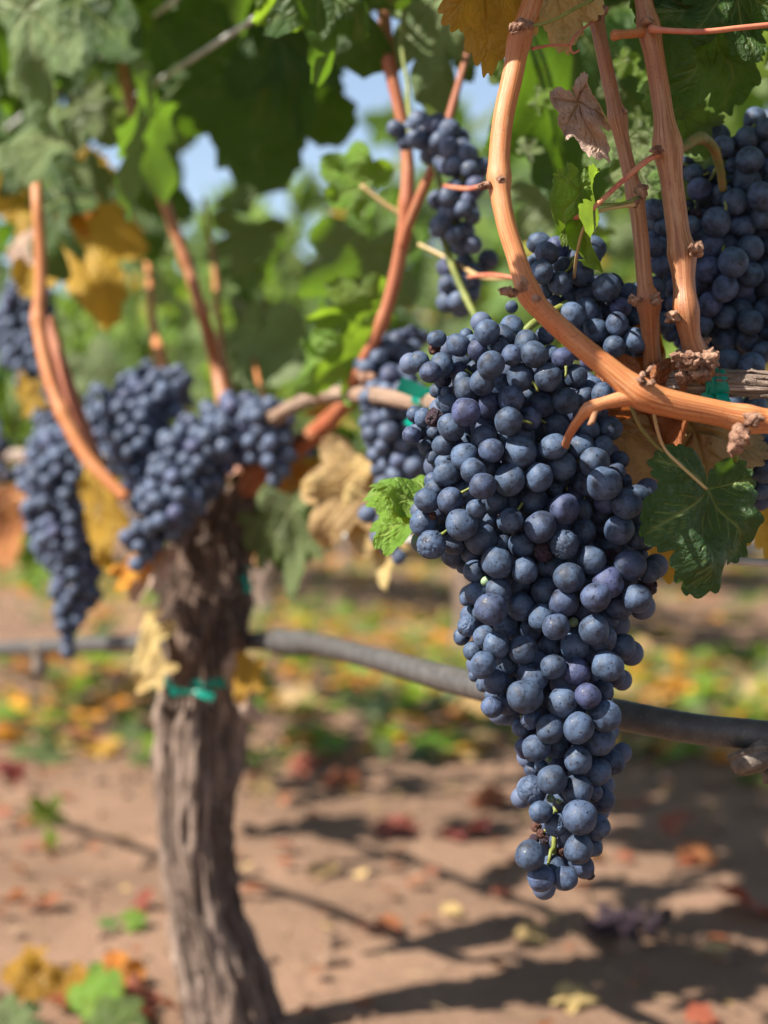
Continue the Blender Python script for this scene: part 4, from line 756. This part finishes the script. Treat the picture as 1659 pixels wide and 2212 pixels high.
LP(vineR, 'leaf_yellow', 1052, -60, 1060, 150, .80, .80, .72, HI[1], (.3, -1, -.3), 'yellow leaf hanging at the top beside the thick cane')
LP(vineR, 'leaf_tan', 1200, -40, 1215, 110, .82, .815, .8, HI[2], (-.5, -1, -.1), 'pale tan leaf hanging between the canes at the top')
LP(vineR, 'leaf_dry', 1250, 222, 1300, 345, .80, .795, .62, CURL, (-.6, -1, .3), 'curled dried pinkish leaf between the canes')
LP(vineR, 'leaf_lime', 1262, 425, 1232, 572, .80, .79, .38, CURL2, (-.8, -1, .2), 'small bright green folded leaf over the berries')
LP(vineR, 'leaf_lime', 1240, 430, 1205, 520, .805, .80, .4, HI[1], (-1, -1, .3))
LP(vineR, 'leaf', 1545, 40, 1452, 208, .86, .84, 1.0, HI[0], (.2, -1, -.5), 'dark green leaf at the top right')
LP(vineR, 'leaf', 1575, -30, 1640, 120, .84, .83, 1.0, HI[2], (.3, -1, -.5), 'dark green leaf in the top right corner')
LP(vineR, 'leaf', 1480, -60, 1500, 80, .85, .84, 1.1, HI[1], (.0, -1, -.4))
LP(vineR, 'leaf_mid', 1470, 250, 1525, 330, .90, .89, 1.0, HI[1], (.3, -1, -.4)); LP(vineR, 'leaf_pale', 1380, 360, 1400, 420, .92, .9, 1.1, HI[2], (-.4, -1, .3))
LP(vineR, 'leaf_mid', 1475, 340, 1460, 430, .92, .9, 1.1, HI[0], (-.2, -1, .1)); LP(vineR, 'leaf_pale', 1360, 300, 1400, 350, .93, .92, 1.1, HI[1], (.3, -1, .2)); LP(vineR, 'leaf_mid', 1440, 190, 1475, 250, .90, .89, 1.1, HI[0], (.4, -1, -.2))
LP(vineR, 'leaf_mid', 1350, 300, 1345, 420, 1.0, 1.0, 1.0, MID[0], (.2, -1, -.2))
for x, y, d in [(1090, 150, 1.1), (1130, 320, 1.05), (1160, 210, 1.02), (1345, 130, .98), (1330, 190, 1.0), (1300, 500, 1.2), (1375, 250, .98), (1395, 160, 1.0)]:
    a = random.uniform(0, 6.28); LP(vineR, random.choice(['leaf_mid', 'leaf_lime', 'leaf_pale']), x, y, x + 45 * math.cos(a), y + 45 * abs(math.sin(a)), d, d, 1, random.choice(MID), (random.uniform(-1, 1), -1, random.uniform(-.5, .8)))
# mid-distance leaves that can be picked out
for a in [
  ('leaf', 690, -40, 700, 165, 1.02, .8, (.4, -1, -.2), 'green toothed leaf hanging in front of the sky'), ('leaf_lime', 640, -30, 556, 50, 1.05, .9, (.3, -1, -.6), None), ('leaf', 740, -80, 735, 60, 1.05, 1.0, (.1, -1, -.6), None),
  ('leaf_pale', 925, 20, 935, 245, 1.15, .75, (-.5, -1, .2), 'pale grey-green leaf in front of the sky'), ('leaf', 985, 120, 1030, 20, 1.2, .9, (.3, -1, -.3), None),
  ('leaf', 1240, 60, 1245, 500, 1.12, .62, (.5, -1, -.1), 'large blurred leaf behind the dried curled one'), ('leaf', 1330, 40, 1300, 260, 1.15, .9, (.5, -1, -.2), None), ('leaf_pale', 1180, 420, 1215, 560, 1.25, .9, (-.4, -1, .2), None),
  ('leaf_lime', 790, 400, 690, 345, 1.2, .9, (.4, -1, -.5), None), ('leaf_lime', 800, 660, 665, 700, 1.2, .75, (.3, -1, -.6), 'bright green leaf beside the dark red cane'), ('leaf_lime', 790, 760, 650, 840, 1.2, .8, (.2, -1, -.5), None), ('leaf', 790, 700, 720, 860, 1.3, .9, (.2, -1, -.3), None),
  ('leaf', 560, 110, 560, 420, 1.5, .95, (.4, -1, -.2), 'large dark leaf in front of the left sky gap'), ('leaf', 600, 60, 655, 290, 1.45, .8, (.5, -1, -.1), None), 
  ('leaf_pale', 60, 20, 100, 290, 1.3, .6, (-.6, -1, .3), 'pale leaf with silvery underside at the top left'), ('leaf_pale', 180, 230, 240, 310, 1.4, 1.0, (-.5, -1, .5), None), ('leaf_pale', 110, 300, -40, 380, 1.35, .7, (-.5, -1, .6), 'pale folded leaf at the left edge'), ('leaf_pale', 190, 370, 240, 440, 1.5, .7, (-.5, -1, .3), None),
  ('leaf_lime', 300, -20, 320, 70, 1.4, .9, (.3, -1, -.4), None), ('leaf', 60, 80, 20, 240, 1.45, .8, (.2, -1, -.3), None), ('leaf', 330, 60, 300, 230, 1.6, 1, (.4, -1, -.2), None), ('leaf', 90, 330, 110, 470, 1.6, 1.1, (.3, -1, -.2), None), ('leaf', 290, 400, 330, 560, 1.7, 1.0, (.2, -1, -.2), None),
  ('leaf_yellow', 130, 440, 240, 700, 1.62, .75, (.4, -1, -.2), 'large yellow-brown leaf at the left under the dark canopy'), ('leaf_orange', 140, 470, 175, 440, 1.5, .9, (-.5, -1, .4), None), ('leaf_orange', 180, 420, 150, 470, 1.5, .9, (-.5, -1, .4), None), ('leaf_dry', 80, 520, 20, 560, 1.55, .9, (-.5, -1, .4), None), ('leaf_orange', 160, 440, 190, 510, 1.5, .8, (-.6, -1, .4), None),
  ('leaf_pale', 630, 1100, 640, 1290, 1.40, .55, (-.5, -1, .2), 'pale green leaf dangling right of the trunk'), ('leaf', 640, 1000, 620, 1230, 1.5, .9, (.1, -1, -.2), None), ('leaf_pale', 560, 1130, 570, 1230, 1.45, .7, (-.5, -1, .3), None), ('leaf_tan', 770, 1020, 700, 1180, 1.3, .9, (-.4, -1, .2), 'large tan leaf between trunk and sharp bunch'), ('leaf_tan', 740, 1050, 800, 1200, 1.3, .8, (-.1, -1, -.2), None), ('leaf_tan', 810, 1090, 840, 1270, 1.3, .5, (-.5, -1, .1), None), ('leaf_yellow', 690, 1000, 700, 1060, 1.45, .9, (-.5, -1, .2), None),
  ('leaf_orange', 640, 1020, 565, 1100, 1.45, .6, (-.4, -1, .3), 'orange leaf just right of the trunk head'), ('leaf_orange', 720, 880, 660, 900, 1.45, .8, (-.4, -1, .3), None),
  ('leaf_orange', 270, 1240, 350, 1190, 1.42, .5, (-.2, -1, .2), 'orange-red leaf at the left of the trunk'), ('leaf_dry', 340, 1200, 280, 1300, 1.42, .7, (-.4, -1, .3), None), ('leaf_yellow', 220, 1080, 240, 1230, 1.5, .5, (-.4, -1, .2), None), ('leaf_yellow', 200, 1010, 190, 1100, 1.55, .6, (-.5, -1, .2), None), ('leaf_tan', 330, 1370, 295, 1490, 1.45, .5, (-.4, -1, .3), 'pale yellow leaf beside the trunk above the green tie'), ('leaf_tan', 350, 1440, 300, 1500, 1.43, .7, (-.4, -1, .4), None), ('leaf_yellow', 540, 1440, 520, 1520, 1.45, .7, (-.4, -1, .4), None), ('leaf_dry', 500, 1450, 550, 1570, 1.46, .35, (-.4, -1, .1), None), ('leaf_lime', 600, 1180, 560, 1210, 1.5, .9, (-.4, -1, .5), None),
  ('leaf_brown', 10, 1080, 20, 1230, 1.9, .9, (-.2, -1, -.1), None), ('leaf_yellow', 70, 870, 40, 800, 1.7, .6, (-.4, -1, .3), None), ('leaf_lime', 190, 690, 170, 760, 1.7, .6, (-.4, -1, .3), None), ('leaf_pale', 560, 700, 520, 640, 1.9, .9, (-.4, -1, .3), None)]:
    LP(vineL, a[0], a[1], a[2], a[3], a[4], a[5], None, a[6], random.choice(MID), a[7], a[8])

# canopy of the near row: leaves on both sides of the shoots, denser to the left
def canopy(parent, t0, t1, n, dens, zlo=.62, zhi=1.28, thick=.17, keys=None, size=(.06, .098), name='leaf'):
    k = 0; tr = 0
    keys = keys or ['leaf'] * 12 + ['leaf_mid'] * 3 + ['leaf_pale'] + ['leaf_lime'] * 3
    while k < n and tr < n * 40:
        tr += 1; t = random.uniform(t0, t1); z = random.uniform(zlo, zhi); o = random.gauss(.05, thick * .6); p = row(t, o, z)
        x, y, d = proj(p)
        if random.random() > dens(x, y, d, o): continue
        s = random.uniform(*size); side = -1 if o < 0.04 else 1
        dn = Vector((random.gauss(0, .5), random.gauss(0, .5), -1)).normalized(); tip = p + dn * s
        face = N * side + Vector((random.gauss(0, .4), random.gauss(0, .4), .55))
        place_leaf(parent, random.choice(MID), random.choice(keys), p, tip, random.uniform(.9, 1.15), face); k += 1
def dL(x, y, d, o):
    if 0 < x < 1659 and y > -40:
        if x > 1020: return 0
        if x > 600: return 0.0 if y < 450 else (.25 if y < 560 and o > 0 else 0)
        if 375 < x < 545 or (y < 160 and 370 < x < 620): return 0 if y < 470 else 0.06
        return 1.0 if y < 430 else (.28 if y < 860 and o > .02 else 0)
    if d < .75: return 0
    return 1.0
canopy(vineL, -.85, .42, 150, dL)
canopy(vineF, -2.9, -.75, 170, dL)
def dT(x, y, d, o): return 0 if y > -90 or (d < 1.15 and y > -600) else 1
canopy(vineL, -.9, .4, 140, dT, zlo=1.0, zhi=1.5, thick=.3, size=(.07, .10))
canopy(vineF, -2.9, -.8, 130, dT, zlo=1.05, zhi=1.6, thick=.3, size=(.07, .10))
canopy(vineF, -2.7, -1.0, 60, lambda x, y, d, o: 1 if o > .08 and x < 260 else 0, zlo=.38, zhi=.8, thick=.35, size=(.06, .1))
def dR(x, y, d, o):
    q = 0.0
    if y > -60 and -50 < x < 1800: return 0
    if o < .0: return 0            # the side towards the camera is bare here
    return 1.0
canopy(vineR, .42, 1.7, 140, dR, zlo=.8, thick=.2)
# unseen leaves added out of frame to shade the right bunch, canes, dusty leaf
def shade_leaf(x, y, D, dist, s=.055, key='leaf'):
    while dist < .8:
        a_ = proj(P(x, y, D) + sd * dist)
        if a_[1] < -220 or a_[0] < -200: break
        dist += .02
    p = P(x, y, D) + sd * dist; q = p + Vector((.6, -.4, -.45)).normalized() * s * .5; p2 = p - Vector((.6, -.4, -.45)).normalized() * s * .5
    place_leaf(vineR, random.choice(MID), key, p2, q, 1.1, sd + Vector((random.gauss(0, .3), random.gauss(0, .3), 0)))
for x, y, D, dist, s in [(1600, 420, .87, .24, .09), (1590, 560, .87, .28, .09), (1650, 640, .87, .30, .07), (1420, 120, .82, .16, .07), (1440, 280, .82, .19, .07), (1460, 440, .82, .26, .055), (1300, 60, .84, .14, .06), (1340, 260, .83, .2, .05), (1650, 520, .87, .22, .08), (1340, 700, .85, .35, .03), (1470, 1010, .785, .24, .035), (1450, 1180, .785, .27, .04)]:
    shade_leaf(x, y, D, dist, s)

# ------------------------------------------------------------------ rows beyond
def bg_vine(loc, seed, nleaf, label, parts=True, yellow=.1):
    rr = random.Random(seed); base = empty('grapevine', loc, label, 'grapevine', 'grapevines of the rows beyond')
    mb = MB(); s_ = rr.uniform(-.05, .05)
    tube(mb, [(Vector((0, 0, -.05)), .06), (Vector((s_, 0, .1)), .04), (Vector((-s_, .02, .35)), .033), (Vector((0, 0, .56)), .036), (Vector((0, 0, .62)), .02)], sides=16, step=.03, ridge=.25, freq=12, seed=seed)
    mb.build('trunk', base, M['trunk'])
    mb = MB(); tube(mb, [(-U * .75 + Vector((0, 0, .6)), .01), (Vector((0, 0, .58)), .018), (U * .75 + Vector((0, 0, .6)), .01)], sides=10, step=.05, ridge=.15)
    mb.build('cordon', base, M['cordon'])
    mb = MB()
    for k in range(9):
        t = -.7 + 1.4 * k / 8; tube(mb, [(U * t + Vector((0, 0, .6)), .005), (U * (t + rr.uniform(-.1, .1)) + N * rr.uniform(-.1, .1) + Vector((0, 0, 1.0)), .004), (U * (t + rr.uniform(-.2, .2)) + N * rr.uniform(-.15, .15) + Vector((0, 0, 1.35)), .002)], sides=6, step=.06)
    mb.build('cane', base, M['cane_brown'])
    keys = ['leaf_mid'] * 18 + ['leaf_pale'] * 9 + ['leaf'] * 2 + ['leaf_lime'] * 14 + ['leaf_yellow']
    big = {} 
    for k in range(nleaf):
        t = rr.uniform(-.8, .8); o = rr.gauss(0, .15); z = .62 + (1.0 if parts else 1.15) * rr.random() ** .9 + .05 * math.sin(t * 5 + seed)
        p = U * t + N * o + Vector((0, 0, z)); s = rr.uniform(.08, .125)
        tip = p + Vector((rr.gauss(0, .6), rr.gauss(0, .6), -1)).normalized() * s
        face = N * (-1 if o < .02 else 1) + Vector((rr.gauss(0, .5), rr.gauss(0, .5), .6))
        if parts: 
            key = rr.choice(keys) if z > .8 else rr.choice(['leaf_yellow', 'leaf_lime', 'leaf_mid', 'leaf_mid', 'leaf_pale', 'leaf_tan'])
            place_leaf(base, rr.choice(LOW), key, loc + p, loc + tip, 1.05, face)
        else:
            yv = (tip - p); L = yv.length; yv.normalize(); zv = (face - yv * face.dot(yv)).normalized(); xv = yv.cross(zv)
            key = rr.choice(['leaf_mid'] * 5 + ['leaf_pale', 'leaf_lime', 'leaf_yellow']); me = TINY[k % 3]
            VV = big.setdefault(key, ([], [])); b = len(VV[0])
            for q in me.vertices: VV[0].append(p + xv * q.co.x * L + yv * q.co.y * L + zv * q.co.z * L)
            for q in me.polygons: VV[1].append(tuple(i + b for i in q.vertices))
    for key, (a, b) in big.items():
        o = link('foliage', mesh('foliage', a, b, True, None, {'vein': np.zeros(len(a))}), base, M[key]); o['kind'] = 'stuff'
    return base
def copy_tree(o, parent=None):
    c = o.copy(); COL.objects.link(c); c.parent = parent
    for ch in o.children: copy_tree(ch, c)
    return c
protos = [bg_vine(row(-1.35 - 1.5 * k, 2.0), 100 + k, 290, 'blurred grapevine of the second row, seen behind the sharp bunch') for k in range(3)]
k = 3
for i in range(3, 6):
    c = copy_tree(protos[i % 3]); c.location = row(-1.35 - 1.5 * i, 2.0)
for i, o in enumerate([q for q in bpy.data.objects if q.parent is None and q.name.startswith('grapevine') and 'second row' in str(q.get('label', ''))]):
    o['label'] = ['second-row grapevine nearest the right edge, behind the dark bunch', 'second-row grapevine behind the sharp bunch and thick cane', 'second-row grapevine seen in the gap right of the red cane', 'second-row grapevine with thin trunk showing between old trunk and tan leaf', 'second-row grapevine behind the old trunk', 'second-row grapevine behind the left bunches'][i]
far = [bg_vine(row(-3.0 - 1.5 * k, 4.0), 300 + k, 520, 'faint grapevine of the third row, half hidden by the second row', parts=False) for k in range(2)]
for off in (4.0, 6.0, 8.0):
    for i in range(10 if off < 5 else 12):
        if off == 4.0 and i < 2: continue
        c = copy_tree(far[i % 2]); c.location = row(-3.0 - (off - 4) * 1.2 - 1.5 * i, off); c['label'] = 'faint grapevine of the third row, half hidden by the second row' if off == 4 else 'faint grapevine in the rows beyond the third'
        c['group'] = 'grapevines of the third row' if off == 4 else 'grapevines of the far rows'
for o in far: o['group'] = 'grapevines of the third row'
# hose of the second row
mb = MB(); tube(mb, [(row(-12, 2.0, .36), .009), (row(-6, 2.0, .35), .009), (row(-2, 2.0, .36), .009), (row(2, 2.0, .36), .009)], sides=10, step=.3)
meta(mb.build('irrigation_hose', None, M['pipe'], origin=row(-4, 2.0, .36)), 'far drip hose of the second row, thin and blurred', 'hose')

# ------------------------------------------------------------------ litter on the ground
def litter(name, n, region, keys, size, seed):
    rr = random.Random(seed); big = {}
    for k in range(n):
        p = region(rr); L = rr.uniform(*size); a = rr.uniform(0, 6.28); yv = Vector((math.cos(a), math.sin(a), rr.uniform(-.2, .5))).normalized()
        zv = Vector((rr.gauss(0, .4), rr.gauss(0, .4), 1)); zv = (zv - yv * zv.dot(yv)).normalized(); xv = yv.cross(zv); me = LOW[k % 5] if size[1] > .04 else TINY[k % 3]
        VV = big.setdefault(rr.choice(keys), ([], [])); b = len(VV[0]); p.z = gz(p.x, p.y) + .012
        for q in me.vertices: VV[0].append(p + xv * q.co.x * L + yv * q.co.y * L + zv * q.co.z * L)
        for q in me.polygons: VV[1].append(tuple(i + b for i in q.vertices))
    for key, (a, b) in big.items():
        o = link(name, mesh(name, a, b, True, None, {'vein': np.zeros(len(a))}), None, M[key])
        meta(o, 'fallen %s leaves strewn under the vine rows' % key.replace('leaf_', '').replace('leaf', 'green'), 'leaf litter', None, 'stuff')
litter('leaf_litter', 1500, lambda r: row(r.uniform(-12, 1), 1.95 + r.gauss(0, .38)), ['leaf_yellow'] * 2 + ['leaf_orange'] * 1 + ['leaf_lime'] * 4 + ['leaf_tan'] * 3 + ['leaf_pale'] * 5, (.04, .075), 5)
litter('leaf_litter', 1600, lambda r: row(r.uniform(-16, 0), r.choice((4.0, 6.0, 8)) + r.gauss(0, .6)), ['leaf_yellow', 'leaf_lime', 'leaf_tan', 'leaf_pale', 'leaf_orange', 'leaf_mid'], (.05, .09), 6)
litter('leaf_litter', 640, lambda r: Vector((r.uniform(-1.4, 1.5), 2.9 + 1.9 * r.random(), 0)), ['leaf_yellow'] * 3 + ['leaf_orange'] * 2 + ['leaf_lime'] * 5 + ['leaf_tan'] * 3 + ['leaf_pale'] * 4, (.045, .085), 15)
litter('leaf_fragments', 1100, lambda r: row(r.uniform(-3.5, 1.2), r.uniform(-.5, 2.0)), ['leaf_tan'] * 2 + ['leaf_brown'] * 5 + ['leaf_red'], (.008, .026), 8)
def GP(x, y):                          # where the line of sight meets the ground
    d = (P(x, y, 1) - C0); t = -(CAMZ + .01) / d.z; p = C0 + d * t; p.z = gz(p.x, p.y) + .006; return p
FL = [(95, 2120, 'leaf_yellow', .05, 'yellow fallen leaf at the lower left, front of the heap', .6), (190, 2170, 'leaf_lime', .055, 'lime-yellow fallen leaf standing up at the lower left', .9), (235, 2205, 'leaf_mid', .045, 'dark green fallen leaf at the foot of the frame left of the trunk', .5), (255, 2115, 'leaf_orange', .045, 'orange fallen leaf left of the trunk base', .8), (320, 2165, 'leaf_red', .045, 'rusty red fallen leaf closest to the trunk base', .6), (25, 2205, 'leaf_pale', .05, 'pale green fallen leaf in the lower left corner', .3), (165, 2130, 'leaf_yellow', .04, 'small golden fallen leaf beside the orange one', .7), (60, 2075, 'leaf_yellow', .03, 'small yellow fallen leaf behind the lower left heap', .8), (280, 1990, 'leaf_lime', .024, 'small green fallen leaf behind the trunk base', .3), (245, 1995, 'leaf_mid', .022, 'tiny dark green fallen leaf behind the trunk base', .2), (300, 1950, 'leaf_red', .026, 'purple-red fallen leaf left of the trunk', .3),
      (105, 1770, 'leaf_lime', .05, 'upright green-yellow leaf in the bare soil at the left', 1.4), (110, 1820, 'leaf_lime', .04, 'small green leaf at the foot of the upright one', .8), (1440, 1790, 'leaf_red', .05, 'rusty red fallen leaf right of the bunch tip', .3), (1620, 1955, 'leaf_red', .06, 'red fallen leaf at the right edge', .4), (1000, 1790, 'leaf_red', .06, 'dark red fallen leaf behind the narrow part of the bunch', .3), (860, 1790, 'leaf_red', .045, 'dusky red fallen leaf left of the bunch tip', .3), (1170, 2000, 'leaf_tan', .035, 'tan fallen leaf below the bunch tip', .2), (1250, 2135, 'leaf_tan', .035, 'tan fallen leaf in the sun near the bottom right', .2), (640, 1650, 'leaf_red', .05, 'rusty fallen leaf right of the trunk in the shade', .3), (200, 1605, 'leaf_red', .07, 'reddish fallen leaf in the shade at the left', .3), (740, 1690, 'leaf_brown', .05, 'brown fallen leaf behind the trunk', .3), (1060, 1730, 'leaf_brown', .05, 'brown fallen leaf in dappled light', .3), (560, 1700, 'leaf_tan', .04, 'pale fallen leaf right behind the trunk', .2), (700, 1880, 'leaf_tan', .03, 'small tan fallen leaf in dappled light', .2), (1500, 1860, 'leaf_brown', .04, 'brown fallen leaf above the dark dropped bunch', .3), (40, 1680, 'leaf_red', .05, 'red fallen leaf near the left edge', .3)]
for x, y, key, s, lab, up in FL:
    p = GP(x, y); a = random.uniform(0, 6.28); d = Vector((math.cos(a), math.sin(a) * .6, up)).normalized(); p.z += .004
    face = Vector((random.gauss(0, .3), -.6, 1)) if up < 1 else Vector((-.3, -1, .3))
    meta(place_leaf(None, random.choice(MID), key, p, p + d * s * .95, 1.05, face, None, 'fallen_leaf'), lab, 'fallen leaf', 'fallen leaves on the soil')
# dropped shrivelled bunch
c = GP(1350, 2000); db = empty('dropped_bunch', c, 'dark dropped raisin bunch lying on the soil at the lower right', 'grape bunch')
for k in range(60):
    q = Vector((random.gauss(0, .022), random.gauss(0, .02), 0)); r = random.uniform(.005, .0075)
    o = link('grape', random.choice(B_R), db); o.location = q + Vector((q.x * .3, 0, r * .8 + random.random() * .022)); o.scale = (r, r, r); o.rotation_euler = (random.random() * 6, random.random() * 6, 0)
# clods and straw
v0, f0 = ball(7, 5); mbc = MB(); rr = random.Random(3)
for k in range(6000):
    p = row(rr.uniform(-5, 1.5), rr.uniform(-.9, 3.2)); s = .003 + .018 * rr.random() ** 5; z = gz(p.x, p.y); q = rr.random() * 9
    mbc.add([(p.x + a * s * (1 + .5 * math.sin(q + b * 3)), p.y + b * s * (1 + .4 * math.cos(q * 2 + a * 3)), z + c_ * s * .7) for a, b, c_ in v0], f0)
meta(mbc.build('soil_clods', None, M['clod'], smooth=False), 'small crumbly clods scattered on the dry soil', 'soil clods', None, 'stuff')
mbs = MB()
for k in range(900):
    p = row(rr.uniform(-5, 1.5), rr.uniform(-.8, 2.6)); a = rr.random() * 6.28; L = rr.uniform(.015, .06); z = gz(p.x, p.y) + .004; d = Vector((math.cos(a), math.sin(a), rr.uniform(-.05, .15)))
    tube(mbs, [(Vector((p.x, p.y, z)), .0009), (Vector((p.x, p.y, z)) + d * L, .0006)], sides=3, step=.1)
meta(mbs.build('dry_straw', None, M['straw']), 'dry straw bits scattered on the soil', 'straw', None, 'stuff')
